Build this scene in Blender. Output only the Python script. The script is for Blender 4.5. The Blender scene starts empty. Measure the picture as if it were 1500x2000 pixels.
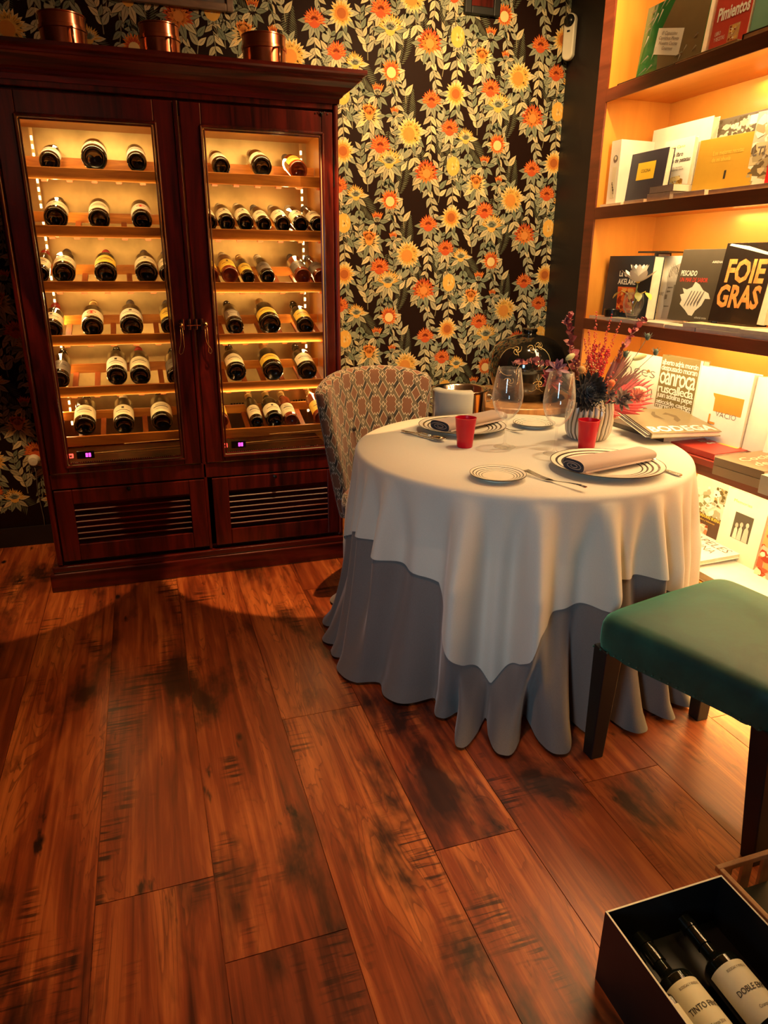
import bpy, bmesh, math, random
from mathutils import Vector, Matrix, Euler, Quaternion
random.seed(7)
PI = math.pi
SC = bpy.context.scene
COL = SC.collection

# ---------------------------------------------------------------- camera
CAM_F, CAM_H = 1368.4, 1.38
def _cam_axes(yaw=0.323312, pitch=0.341099, roll=0.00829):
    cy, sy, cp, sp = math.cos(yaw), math.sin(yaw), math.cos(pitch), math.sin(pitch)
    fw = Vector((sy*cp, cy*cp, -sp)); r = Vector((cy, -sy, 0)); u = r.cross(fw)
    c, s = math.cos(roll), math.sin(roll)
    return c*r + s*u, -s*r + c*u, fw
CR, CU, CF = _cam_axes()
def W(px, py, ax, val):
    """point of the plane  ax = val  measured at a photograph pixel"""
    d = (px-750)/CAM_F*CR - (py-1000)/CAM_F*CU + CF
    o = Vector((0, 0, CAM_H)); i = 'xyz'.index(ax)
    return o + d*((val-o[i])/d[i])
def depth(p): return (Vector(p)-Vector((0, 0, CAM_H))).dot(CF)
cam = bpy.data.objects.new('camera', bpy.data.cameras.new('camera')); COL.objects.link(cam)
cam.data.sensor_fit = 'HORIZONTAL'; cam.data.sensor_width = 36; cam.data.lens = CAM_F/1500*36
cam.data.clip_start = 0.02
cam.matrix_world = Matrix(((CR.x, CU.x, -CF.x, 0), (CR.y, CU.y, -CF.y, 0), (CR.z, CU.z, -CF.z, CAM_H), (0, 0, 0, 1)))
SC.camera = cam

# ---------------------------------------------------------------- world, lights, exposure
SC.view_settings.view_transform = 'Standard'; SC.view_settings.look = 'None'
SC.view_settings.gamma = 1; SC.view_settings.use_curve_mapping = False
SC.view_settings.exposure = 0.0
wd = bpy.data.worlds.new('world'); SC.world = wd; wd.use_nodes = True
wd.node_tree.nodes['Background'].inputs[0].default_value = (0.55, 0.75, 1.0, 1)
wd.node_tree.nodes['Background'].inputs[1].default_value = 0.012
SC.cycles.max_bounces = 10; SC.cycles.transmission_bounces = 10; SC.cycles.transparent_max_bounces = 16
SC.cycles.sample_clamp_indirect = 4.0
WARM = (1.0, 0.62, 0.26); SOFT = (1.0, 0.76, 0.48); COOL = (0.62, 0.80, 1.0)
def aim(o, target):
    d = Vector(target)-o.location
    o.rotation_euler = d.to_track_quat('-Z', 'Y').to_euler()
def area(name, loc, target, sx, sy, power, col, spread=PI):
    l = bpy.data.lights.new(name, 'AREA'); l.shape = 'RECTANGLE'; l.size = sx; l.size_y = sy
    l.energy = power; l.color = col; l.spread = spread
    o = bpy.data.objects.new(name, l); COL.objects.link(o); o.location = loc; aim(o, target); return o
def spot(name, loc, target, power, col, angle, blend=.3, rad=.02):
    l = bpy.data.lights.new(name, 'SPOT'); l.energy = power; l.color = col
    l.spot_size = math.radians(angle); l.spot_blend = blend; l.shadow_soft_size = rad
    o = bpy.data.objects.new(name, l); COL.objects.link(o); o.location = loc; aim(o, target); return o
# ceiling spots
spot('spot_wallpaper', (1.50, 2.45, 2.70), (1.50, 3.75, 1.62), 175, (1, .62, .26), 104, .9, .03)
spot('spot_table', (1.62, 2.30, 2.72), (1.34, 2.22, .75), 88, (1, .70, .40), 40, .7, .03)
spot('spot_floor_cabinet_left', (-.80, 2.62, 2.72), (-.75, 3.33, 0), 130, (1, .50, .18), 27, .08, .01)
spot('spot_floor_cabinet_right', (.66, 2.62, 2.72), (.71, 3.27, 0), 240, (1, .50, .18), 31.5, .08, .01)
spot('spot_pots', (1.6, 2.3, 2.68), (.45, 3.5, 2.25), 16, SOFT, 60, .8, .03)
spot('spot_floor_near', (.72, .55, 2.70), (.70, .84, 0), 48, (1, .66, .20), 15, 1, .03)
spot('spot_floor_middle', (.15, 1.2, 2.72), (.42, 1.60, 0), 64, (1, .44, .20), 58, 1, .08)
spot('spot_chair', (1.9, 1.0, 2.65), (1.56, 1.46, .47), 40, (.9, 1, .85), 14, 1, .05)
area('cool_fill', (-1.45, -.9, 1.35), (1.25, 2.1, .45), .5, .9, 1.9, (.52, .80, 1), math.radians(38))  # added cool fill light, behind and left of the camera
area('warm_fill', (-.6, -1.2, 2.5), (.3, 2.6, 1.2), 1.2, 1.2, 1.4, (1, .40, .22))  # added warm fill light, high behind the camera

# ---------------------------------------------------------------- materials
MATS = {}
class N:
    """tiny shader-math expression builder"""
    def __init__(s, nt, sock): s.nt = nt; s.s = sock
    def _m(s, op, *a, clamp=False):
        n = s.nt.nodes.new('ShaderNodeMath'); n.operation = op; n.use_clamp = clamp
        for i, v in enumerate((s,)+a):
            if isinstance(v, N): s.nt.links.new(v.s, n.inputs[i])
            else: n.inputs[i].default_value = v
        return N(s.nt, n.outputs[0])
    def __add__(s, o): return s._m('ADD', o)
    def __sub__(s, o): return s._m('SUBTRACT', o)
    def __mul__(s, o): return s._m('MULTIPLY', o)
    def __truediv__(s, o): return s._m('DIVIDE', o)
    def abs(s): return s._m('ABSOLUTE')
    def fract(s): return s._m('FRACT')
    def floor(s): return s._m('FLOOR')
    def lt(s, o): return s._m('LESS_THAN', o)
    def gt(s, o): return s._m('GREATER_THAN', o)
    def mx(s, o): return s._m('MAXIMUM', o)
    def mn(s, o): return s._m('MINIMUM', o)
    def pw(s, o): return s._m('POWER', o)
    def clamp(s): return s._m('ADD', 0.0, clamp=True)
def newmat(name):
    m = bpy.data.materials.new(name); m.use_nodes = True; MATS[name] = m
    return m, m.node_tree, m.node_tree.nodes['Principled BSDF']
def setp(b, **k):
    al = {'col': 'Base Color', 'rough': 'Roughness', 'metal': 'Metallic', 'spec': 'Specular IOR Level', 'coat': 'Coat Weight',
          'coatr': 'Coat Roughness', 'sheen': 'Sheen Weight', 'trans': 'Transmission Weight', 'ior': 'IOR', 'alpha': 'Alpha', 'em': 'Emission Color', 'ems': 'Emission Strength'}
    for q, v in k.items():
        if q in ('col', 'em') and len(v) == 3: v = (*v, 1)
        b.inputs[al[q]].default_value = v
def texco(nt, kind='Object', scale=(1, 1, 1)):
    t = nt.nodes.new('ShaderNodeTexCoord'); mp = nt.nodes.new('ShaderNodeMapping'); mp.inputs['Scale'].default_value = scale
    nt.links.new(t.outputs[kind], mp.inputs[0]); return mp.outputs[0]
def noise(nt, vec, scale, detail=3, rough=.55, dist=0):
    n = nt.nodes.new('ShaderNodeTexNoise'); n.inputs['Scale'].default_value = scale; n.inputs['Detail'].default_value = detail
    n.inputs['Roughness'].default_value = rough; n.inputs['Distortion'].default_value = dist
    if vec is not None: nt.links.new(vec, n.inputs['Vector'])
    return N(nt, n.outputs['Fac'])
def ramp(nt, fac, stops):
    r = nt.nodes.new('ShaderNodeValToRGB'); e = r.color_ramp.elements
    while len(e) < len(stops): e.new(.5)
    for i, (p, c) in enumerate(stops): e[i].position = p; e[i].color = (*c, 1)
    nt.links.new(fac.s, r.inputs[0]); return r.outputs[0]
def mix(nt, fac, a, b, mode='MIX'):
    m = nt.nodes.new('ShaderNodeMix'); m.data_type = 'RGBA'; m.blend_type = mode
    if isinstance(fac, N): nt.links.new(fac.s, m.inputs[0])
    else: m.inputs[0].default_value = fac
    for s, v in ((m.inputs[6], a), (m.inputs[7], b)):
        if isinstance(v, tuple): s.default_value = (*v, 1)
        else: nt.links.new(v, s)
    return m.outputs[2]
def bump(nt, b, fac, strength=.2, dist=.002):
    n = nt.nodes.new('ShaderNodeBump'); n.inputs['Strength'].default_value = strength; n.inputs['Distance'].default_value = dist
    nt.links.new(fac.s, n.inputs['Height']); nt.links.new(n.outputs[0], b.inputs['Normal'])
def plain(name, col, rough=.5, var=.12, scale=18, **k):
    """procedural: a base colour with gentle mottling"""
    m, nt, b = newmat(name); setp(b, rough=rough, **k)
    f = noise(nt, texco(nt), scale, 4)
    c2 = tuple(max(0, x*(1-var)) for x in col); c3 = tuple(min(1, x*(1+var)) for x in col)
    nt.links.new(ramp(nt, f, [(.3, c2), (.7, c3)]), b.inputs['Base Color']); return m
def wood(name, c1, c2, rough=.35, scale=(18, 18, 1.6), coat=.3, contrast=(.35, .65)):
    m, nt, b = newmat(name); setp(b, rough=rough, coat=coat, coatr=.15)
    v = texco(nt, 'Object', scale); f = noise(nt, v, 1.6, 6, .6, .8)
    nt.links.new(ramp(nt, f, [(contrast[0], c1), (contrast[1], c2)]), b.inputs['Base Color'])
    bump(nt, b, f, .12, .001); return m
def colmat(name, rough=.6, **k):
    m, nt, b = newmat(name); setp(b, rough=rough, **k)
    a = nt.nodes.new('ShaderNodeVertexColor'); a.layer_name = 'Col'
    f = noise(nt, texco(nt), 60, 2)
    nt.links.new(mix(nt, .10, a.outputs[0], f.s, 'OVERLAY'), b.inputs['Base Color']); return m
def emis(name, col, s):
    m, nt, b = newmat(name); setp(b, col=(0, 0, 0), em=col, ems=s); return m
def thin_glass(name, tint=(1, 1, 1), edge=.35, rough=.0):
    m = bpy.data.materials.new(name); m.use_nodes = True; nt = m.node_tree; nt.nodes.clear(); MATS[name] = m
    out = nt.nodes.new('ShaderNodeOutputMaterial'); mx = nt.nodes.new('ShaderNodeMixShader')
    t = nt.nodes.new('ShaderNodeBsdfTransparent'); t.inputs[0].default_value = (*tint, 1)
    g = nt.nodes.new('ShaderNodeBsdfGlossy'); g.inputs['Roughness'].default_value = rough
    lw = nt.nodes.new('ShaderNodeLayerWeight'); lw.inputs[0].default_value = edge
    nt.links.new(lw.outputs['Fresnel'], mx.inputs[0]); nt.links.new(t.outputs[0], mx.inputs[1]); nt.links.new(g.outputs[0], mx.inputs[2])
    nt.links.new(mx.outputs[0], out.inputs[0]); return m

wood('mahogany', (.020, .0016, .001), (.13, .010, .005), .28, (14, 14, 1.2), .5)
wood('mahogany_h', (.022, .0018, .001), (.14, .011, .006), .28, (1.2, 14, 14), .5)
wood('rack_wood', (.40, .12, .014), (.74, .29, .040), .4, (1.5, 14, 14), .2)
wood('rack_slat', (.26, .05, .010), (.42, .10, .018), .45, (14, 1.5, 14), .1)
wood('case_orange', (.62, .24, .032), (.76, .33, .050), .42, (10, 1.2, 1.2), .1, (.2, .8))
wood('case_edge', (.11, .022, .010), (.19, .042, .018), .35, (14, 1.2, 14), .3)
wood('table_wood', (.35, .15, .05), (.6, .3, .1), .3)
wood('pale_wood', (.45, .25, .14), (.6, .36, .2), .6)
wood('frame_wood', (.20, .13, .09), (.34, .24, .17), .5, (2, 14, 14), .1)
plain('black_wood', (.004, .004, .004), .5)
plain('black_paint', (.012, .009, .010), .55)
plain('ceiling_paint', (.30, .26, .22), .8)
plain('wall_side', (.02, .018, .018), .8)
plain('white_plastic', (.80, .76, .60), .4, .05)
plain('black_plastic', (.01, .01, .01), .25, .05)
plain('copper', (.75, .30, .16), .22, .15, 8, metal=1)
plain('brass', (.70, .48, .22), .25, .1, metal=1)
plain('silver', (.75, .72, .66), .14, .06, metal=1)
plain('steel', (.50, .36, .17), .34, .35, 5, metal=1)
plain('bottle_black', (.006, .007, .005), .06, .1, coat=.6)
plain('bottle_amber', (.22, .035, .012), .08, .3, coat=.6)
plain('label_cream', (.74, .68, .50), .6, .06)
plain('label_white', (.80, .77, .68), .6, .05)
plain('label_yellow', (.80, .55, .08), .6, .08)
plain('label_grey', (.16, .13, .11), .6, .2)
plain('ink', (.03, .02, .015), .6)
plain('red_ink', (.62, .04, .02), .5)
plain('gold_foil', (.85, .60, .25), .3, .15, metal=.7)
plain('spacer', (.90, .74, .42), .3, .05, coat=.5)
plain('red_foil', (.45, .03, .02), .35)
plain('paper', (.78, .71, .55), .8, .1, 30)
plain('book_black', (.018, .015, .012), .25)
emis('led', (1, .70, .30), 11)
emis('display', (1, .05, .55), 6)
emis('red_led', (1, .05, .03), 4)
thin_glass('pane', (.97, .98, .97), .12)
m = bpy.data.materials.new('glassware'); m.use_nodes = True; nt = m.node_tree; nt.nodes.clear(); MATS['glassware'] = m
_n = nt.nodes.new; _o, _m, _e = _n('ShaderNodeOutputMaterial'), _n('ShaderNodeMixShader'), _n('ShaderNodeMixShader'); _t, _g, _d, _l = _n('ShaderNodeBsdfTransparent'), _n('ShaderNodeBsdfGlossy'), _n('ShaderNodeBsdfDiffuse'), _n('ShaderNodeLayerWeight')
_g.inputs['Roughness'].default_value = .03; _d.inputs[0].default_value = (.95, .92, .85, 1); _e.inputs[0].default_value = .30; _l.inputs[0].default_value = .5
_k = N(nt, _l.outputs['Facing']).pw(2.8)*.80+.06  # grazing edges turned pale to paint in the bright glass outlines
nt.links.new(_k.s, _m.inputs[0]); nt.links.new(_g.outputs[0], _e.inputs[1]); nt.links.new(_d.outputs[0], _e.inputs[2]); nt.links.new(_t.outputs[0], _m.inputs[1]); nt.links.new(_e.outputs[0], _m.inputs[2]); nt.links.new(_m.outputs[0], _o.inputs[0])
colmat('pattern', spec=.08); colmat('pattern_gloss', .25, coat=.3)
colmat('petals', .55, sheen=.2)

m, nt, b = newmat('linen'); setp(b, rough=.85, sheen=.3)
v = texco(nt, 'Object'); f = noise(nt, v, 700, 2, .6)
nt.links.new(ramp(nt, f, [(.2, (.50, .47, .38)), (.8, (.62, .585, .48))]), b.inputs['Base Color']); bump(nt, b, f, .25, .0006)
m, nt, b = newmat('linen_grey'); setp(b, rough=.9, sheen=.3)
v = texco(nt, 'Object'); f = noise(nt, v, 600, 2, .6)
nt.links.new(ramp(nt, f, [(.2, (.125, .108, .095)), (.8, (.185, .16, .14))]), b.inputs['Base Color']); bump(nt, b, f, .25, .0006)
m, nt, b = newmat('napkin_cloth'); setp(b, rough=.9, sheen=.3)
v = texco(nt, 'Object'); f = noise(nt, v, 900, 2, .6)
nt.links.new(ramp(nt, f, [(.2, (.30, .21, .16)), (.8, (.40, .29, .22))]), b.inputs['Base Color'])
m, nt, b = newmat('green_velvet'); setp(b, rough=.55, sheen=.6)
b.inputs['Sheen Tint'].default_value = (.2, .75, .5, 1)
v = texco(nt, 'Object', (1, 1, 1)); f = noise(nt, v, 9, 5, .6, .6)
nt.links.new(ramp(nt, f, [(.3, (.0012, .018, .012)), (.7, (.004, .055, .036))]), b.inputs['Base Color']); bump(nt, b, f, .3, .004)
m, nt, b = newmat('red_glass'); setp(b, col=(.55, .004, .02), rough=.3, trans=.5, spec=.3)
f = noise(nt, texco(nt), 8, 2); nt.links.new(ramp(nt, f, [(.3, (.70, .001, .022)), (.7, (.85, .003, .035))]), b.inputs['Base Color'])

# patterned chair fabric: stepped crosses and diamonds outlined in cream on an olive-black lattice
def lattice_fabric(name):
    m, nt, b = newmat(name); setp(b, rough=.75, sheen=.3)
    t = nt.nodes.new('ShaderNodeTexCoord'); s = nt.nodes.new('ShaderNodeSeparateXYZ'); nt.links.new(t.outputs['UV'], s.inputs[0])
    u = N(nt, s.outputs[0])/.080; v = N(nt, s.outputs[1])/.130
    def cell(ou, ov): return ((u+ou).fract()-.5), ((v+ov).fract()-.5)
    def shape(ou, ov, fn):
        a, c = cell(ou, ov); p = (a+c*1.0); q = (a-c*1.0); return fn(p.abs(), q.abs())
    # signed "distance" style fields: negative inside
    cross = shape(0, 0, lambda p, q: ((p.mx(q)-.50).mx(p.mn(q)-.17)).mn(p.mx(q)-.35))
    med = shape(.5, .5, lambda p, q: p.mx(q)-.26)
    t1 = shape(.5, 0, lambda p, q: p.mx(q)-.095); t2 = shape(0, .5, lambda p, q: p.mx(q)-.095)
    d = cross.mn(med)
    ds = t1.mn(t2)
    line = (d.abs().lt(.014)).mx(ds.abs().lt(.017))
    inside = d.lt(0.0)
    # lattice bands darker along one diagonal family
    band = (u*1.0+v).fract()-.5
    base = mix(nt, band.abs().gt(.27), (.11, .092, .055), (.010, .009, .008))
    c = mix(nt, inside, base, (.15, .062, .028))
    c = mix(nt, line, c, (.62, .56, .42))
    nt.links.new(c, b.inputs['Base Color']); bump(nt, b, noise(nt, texco(nt), 500, 2), .2, .0005)
lattice_fabric('lattice_fabric')

# floor planks: one material, each plank its own grain through the plank's stored random value
m, nt, b = newmat('floor_wood'); setp(b, rough=.38, coat=.10, coatr=.22)
a = nt.nodes.new('ShaderNodeVertexColor'); a.layer_name = 'Col'
sp = nt.nodes.new('ShaderNodeSeparateColor'); nt.links.new(a.outputs[0], sp.inputs[0])
r1, r2 = N(nt, sp.outputs[0]), N(nt, sp.outputs[1])
t = nt.nodes.new('ShaderNodeTexCoord'); sx = nt.nodes.new('ShaderNodeSeparateXYZ'); nt.links.new(t.outputs['Object'], sx.inputs[0])
def cvec(x, y, z):
    c = nt.nodes.new('ShaderNodeCombineXYZ')
    for i, q in enumerate((x, y, z)):
        if isinstance(q, N): nt.links.new(q.s, c.inputs[i])
        else: c.inputs[i].default_value = q
    return c.outputs[0]
X, Y = N(nt, sx.outputs[0]), N(nt, sx.outputs[1]); off = r1*37.0
g_fine = noise(nt, cvec(X*42, Y*1.5, off), 1, 5, .6, .9)
g_wave = noise(nt, cvec(X*9, Y*1.1, off+5), 1, 3, .5, 1.6)
rings = (g_wave*11.0).fract()
blot = noise(nt, cvec(X*5.0, Y*2.0, off+9), 1, 5, .62, .3)
blot2 = noise(nt, cvec(X*17.0, Y*5.0, off+3), 1, 4, .6, .2)
sawm = noise(nt, cvec(X*5.0, Y*75.0, off+2), 1, 3, .6, .4)
sawa = noise(nt, cvec(X*6.5, Y*2.6, off+15), 1, 3, .5)
soft = noise(nt, cvec(X*3.2, Y*1.0, off+21), 1, 3, .5, .8)
base = ramp(nt, g_fine*.34+g_wave*.30+soft*.36, [(.36, (.050, .007, .003)), (.49, (.30, .060, .014)), (.63, (.70, .215, .050))])
base = mix(nt, ((rings-.70)*4.0).clamp()*((soft-.47)*9.0).clamp()*.55, base, (.10, .018, .006))
base = mix(nt, r2*.40, base, (.19, .036, .011))
base = mix(nt, ((blot-.52)*8.0).clamp()*.92, base, (.022, .005, .002))
base = mix(nt, ((blot2-.66)*14.0).clamp()*.92, base, (.010, .003, .002))
base = mix(nt, (((sawa-.565)*12.0).clamp())*(((sawm-.50)*10.0).clamp())*.85, base, (.014, .004, .002))
vo = nt.nodes.new('ShaderNodeTexVoronoi'); vo.inputs['Scale'].default_value = 1.0; nt.links.new(cvec(X*5.0, Y*2.6, off), vo.inputs['Vector'])
kn = N(nt, vo.outputs['Distance'])
base = mix(nt, ((kn*-1.0+.075)*24.0).clamp(), base, (.008, .003, .002))
nt.links.new(base, b.inputs['Base Color'])
nt.links.new((g_fine*.18+.24+blot*.1).s, b.inputs['Roughness']); bump(nt, b, g_fine+sawm*.25, .18, .0015)

# ---------------------------------------------------------------- mesh builder
class MB:
    def __init__(s): s.v = []; s.f = []; s.m = []; s.c = []; s.uv = None; s.M = None
    def add(s, vs, fs, mat=0, col=(1, 1, 1)):
        o = len(s.v)
        for p in vs:
            p = Vector(p); s.v.append(s.M @ p if s.M else p)
        for i, f in enumerate(fs):
            s.f.append([o+k for k in f]); s.m.append(mat); s.c.append(col)
        return s
    def box(s, x0, x1, y0, y1, z0, z1, mat=0, col=(1, 1, 1), M=None):
        vs = [Vector((x, y, z)) for z in (z0, z1) for y in (y0, y1) for x in (x0, x1)]
        if M: vs = [M @ q for q in vs]
        return s.add(vs, [(0, 2, 3, 1), (4, 5, 7, 6), (0, 1, 5, 4), (2, 6, 7, 3), (0, 4, 6, 2), (1, 3, 7, 5)], mat, col)
    def prism(s, pts, z0, z1, mat=0, col=(1, 1, 1), M=None):
        n = len(pts); vs = [Vector((p[0], p[1], z)) for z in (z0, z1) for p in pts]
        if M: vs = [M @ q for q in vs]
        return s.add(vs, [list(range(n))[::-1], list(range(n, 2*n))]+[(i, (i+1) % n, n+(i+1) % n, n+i) for i in range(n)], mat, col)
    def poly(s, pts, mat=0, col=(1, 1, 1)): return s.add(pts, [list(range(len(pts)))], mat, col)
    def lathe(s, prof, n=24, mat=0, col=(1, 1, 1), M=None, a0=0, a1=2*PI, cols=None, rfn=None):
        full = abs(a1-a0-2*PI) < 1e-6; k = n if full else n+1; vs = []
        for (r, z) in prof:
            for i in range(k):
                a = a0+(a1-a0)*i/n; rr = r*(rfn(a, z) if rfn else 1); q = Vector((rr*math.cos(a), rr*math.sin(a), z)); vs.append(M @ q if M else q)
        o = len(s.v)
        for j in range(len(prof)-1):
            fs = [(j*k+i, j*k+(i+1) % k, (j+1)*k+(i+1) % k, (j+1)*k+i) for i in range(n if full else n)]
            if j == 0: s.add(vs, [], mat)
            for f in fs: s.f.append([o+q for q in f]); s.m.append(mat); s.c.append(cols[j] if cols else col)
        return s
    def tube(s, pts, r, n=8, mat=0, col=(1, 1, 1), cap=True):
        pts = [Vector(p) for p in pts]; R = r if isinstance(r, (list, tuple)) else [r]*len(pts); vs = []
        up = None
        for i, p in enumerate(pts):
            t = (pts[min(i+1, len(pts)-1)]-pts[max(i-1, 0)]).normalized()
            if up is None: up = Vector((0, 0, 1)) if abs(t.z) < .9 else Vector((1, 0, 0))
            a = (up-t*up.dot(t)).normalized(); bb = t.cross(a); up = a
            vs += [p+(a*math.cos(2*PI*k/n)+bb*math.sin(2*PI*k/n))*R[i] for k in range(n)]
        fs = [(i*n+k, i*n+(k+1) % n, (i+1)*n+(k+1) % n, (i+1)*n+k) for i in range(len(pts)-1) for k in range(n)]
        if cap: fs += [list(range(n))[::-1], [(len(pts)-1)*n+k for k in range(n)]]
        return s.add(vs, fs, mat, col)
    def ball(s, c, r, mat=0, col=(1, 1, 1), n=10, sc=(1, 1, 1)):
        M = Matrix.Translation(Vector(c)) @ Matrix.Diagonal((*sc, 1)); h = n//2
        return s.lathe([(max(1e-5, r*math.sin(PI*i/h)), -r*math.cos(PI*i/h)) for i in range(h+1)], n, mat, col, M=M)
    def grid(s, fn, nu, nv, mat=0, col=(1, 1, 1), closed=False, uvfn=None):
        k = nu if closed else nu+1; vs = [fn(i/nu, j/nv) for j in range(nv+1) for i in range(k)]
        fs = [(j*k+i, j*k+(i+1) % k, (j+1)*k+(i+1) % k, (j+1)*k+i) for j in range(nv) for i in range(nu)]
        return s.add(vs, fs, mat, col)
    def build(s, name, mats, parent=None, smooth=False, bevel=0, angle=40, uv=None, solid=0, sub=0):
        me = bpy.data.meshes.new(name); me.from_pydata([tuple(q) for q in s.v], [], s.f)
        for q in (mats if isinstance(mats, (list, tuple)) else [mats]): me.materials.append(MATS[q])
        me.polygons.foreach_set('material_index', s.m)
        if any(c != (1, 1, 1) for c in s.c):
            ca = me.color_attributes.new('Col', 'FLOAT_COLOR', 'CORNER'); flat = []
            for p, c in zip(me.polygons, s.c): flat += [*c, 1]*p.loop_total
            ca.data.foreach_set('color', flat)
        if uv:
            ul = me.uv_layers.new(name='UV')
            for lp in me.loops: ul.data[lp.index].uv = uv(lp.vertex_index)
        me.update(); me.validate()
        if smooth:
            me.polygons.foreach_set('use_smooth', [True]*len(me.polygons)); me.set_sharp_from_angle(angle=math.radians(angle))
        o = bpy.data.objects.new(name, me); COL.objects.link(o)
        if parent: o.parent = parent
        if solid: md = o.modifiers.new('solid', 'SOLIDIFY'); md.thickness = solid; md.offset = -1
        if sub: md = o.modifiers.new('sub', 'SUBSURF'); md.levels = md.render_levels = sub
        if bevel: md = o.modifiers.new('bevel', 'BEVEL'); md.width = bevel; md.segments = 2; md.limit_method = 'ANGLE'
        return o
def thing(name, label, cat, loc=(0, 0, 0), M=None, group=None):
    o = bpy.data.objects.new(name, None); COL.objects.link(o); o.empty_display_size = .05
    if M: o.matrix_world = Matrix.Translation(Vector(loc)) @ M.to_4x4()
    else: o.location = loc
    o['label'] = label; o['category'] = cat
    if group: o['group'] = group
    return o
def tag(o, label, cat, group=None):
    o['label'] = label; o['category'] = cat
    if group: o['group'] = group
    return o
def struct(o): o['kind'] = 'structure'; return o
def copy_tree(o, parent=None):
    c = o.copy(); COL.objects.link(c); c.parent = parent
    for ch in o.children: copy_tree(ch, c)
    return c
def at(loc, *rots):
    M = Matrix.Translation(Vector(loc))
    for a, ax in rots: M = M @ Matrix.Rotation(math.radians(a), 4, ax)
    return M

_dg = None
def text_mesh(body, bold=0, extrude=.0002, res=2, shear=0, spacing=1.0, line=1.0, align='LEFT'):
    cu = bpy.data.curves.new('text', 'FONT'); cu.body = body; cu.size = 1; cu.offset = bold; cu.resolution_u = res
    cu.shear = shear; cu.space_character = spacing; cu.space_line = line; cu.align_x = align
    ob = bpy.data.objects.new('text', cu); COL.objects.link(ob)
    dg = bpy.context.evaluated_depsgraph_get(); dg.update()
    me = bpy.data.meshes.new_from_object(ob.evaluated_get(dg)); bpy.data.objects.remove(ob); bpy.data.curves.remove(cu)
    return me
def text(body, box, mat, parent, name='title', y=-.0009, skew=0, bold=0, **k):
    """lettering laid on a cover: box = (x0, z0, width, height) in the cover's own frame"""
    me = text_mesh(body, bold, **k); vs = [v.co for v in me.vertices]
    if not vs: return
    x0, x1 = min(v.x for v in vs), max(v.x for v in vs); y0, y1 = min(v.y for v in vs), max(v.y for v in vs)
    sx = box[2]/max(1e-6, x1-x0); sy = box[3]/max(1e-6, y1-y0)
    for v in me.vertices: v.co = Vector((box[0]+(v.co.x-x0)*sx, y, box[1]+(v.co.y-y0)*sy+skew*(v.co.x-x0)*sx))
    me.materials.clear(); me.materials.append(MATS[mat] if isinstance(mat, str) else mat)
    o = bpy.data.objects.new(name, me); COL.objects.link(o); o.parent = parent; return o

# ================================================================ SETTING
RX, BY, CZ = 2.25, 3.75, 2.78
bounds = [-2.2, -1.9, -1.60, -1.33, -1.06, -.785, -.51, -.234, .03, .296, .56, .797, 1.05, 1.305, 1.62, 1.88, 2.25]
joints = {-.785: [2.423], -.234: [1.343], .03: [1.11], .296: [1.894, .55], .56: [2.80, 1.25], 1.05: [1.346], 1.62: [1.481], -.51: [.62], .797: [.30], 1.305: [.55, 2.3]}
fl = MB(); fl.box(-2.2, RX+.4, -1.6, BY+.1, -.05, -.004, 0, (.5, .5, .5))
for a_, b_ in zip(bounds[:-1], bounds[1:]):
    ys = sorted([-1.6]+joints.get(a_, [random.uniform(0, 2.5)])+[BY])
    for y0, y1 in zip(ys[:-1], ys[1:]):
        g = .0011
        fl.box(a_+g, b_-g, y0+g, y1-g, -.003, 0, 0, (random.random(), random.random()**1.5, 0))
struct(fl.build('floor', 'floor_wood'))
struct(MB().box(-2.2, RX, -1.6, BY, CZ, CZ+.1).build('ceiling', 'ceiling_paint'))
struct(MB().box(RX, RX+.1, -1.6, BY, 0, CZ).build('wall_right', 'black_paint'))
struct(MB().box(-2.3, -2.2, -1.6, BY, 0, CZ).build('wall_left', 'wall_side'))

# ---- wallpaper wall: printed proteas, leaves and ferns in a half-drop repeat (all flat, on the wall)
class Paper(MB):
    def flat(s, pts, layer, col):
        s.add([(x, BY-.0003*layer, z) for x, z in pts], [list(range(len(pts)))[::-1]], 0, col)
def leafpts(x, z, L, w, ang, n=5):
    ca, sa = math.cos(ang), math.sin(ang); up = []; dn = []
    for i in range(n+1):
        t = i/n; h = w*math.sin(PI*t**.8)*(1-.25*t)
        up.append((t*L, h)); dn.append((t*L, -h))
    return [(x+a*ca-b2*sa, z+a*sa+b2*ca) for a, b2 in up+dn[-2:0:-1]]
pp = Paper()
pp.add([(-2.2, BY, 0), (RX, BY, 0), (RX, BY, CZ), (-2.2, BY, CZ)], [(0, 1, 2, 3)], 0, (.016, .006, .004))
pp.box(-2.3, RX, BY+.001, BY+.1, 0, CZ, 0, (.03, .02, .015))
CREAM = [(.60, .52, .30), (.48, .44, .28), (.40, .40, .28), (.68, .58, .34)]
GREY = [(.26, .29, .20), (.33, .35, .24), (.20, .24, .17)]
def jit(c, a=.12):
    k = 1+random.uniform(-a, a); return tuple(q*k for q in c)
tile = []   # (layer, pts, col) in tile coordinates
def T(layer, pts, col): tile.append((layer, pts, col))
def tleaf(x, z, L, w, ang, col, layer):
    T(layer, leafpts(x, z, L, w, ang), jit(col))
    T(layer+.5, leafpts(x+.08*L*math.cos(ang), z+.08*L*math.sin(ang), L*.8, w*.10, ang, 3), tuple(q*.30 for q in col))
    T(layer-.4, leafpts(x-.0015*math.cos(ang), z-.0015*math.sin(ang), L+.005, w+.0022, ang), (.02, .012, .008))
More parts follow.
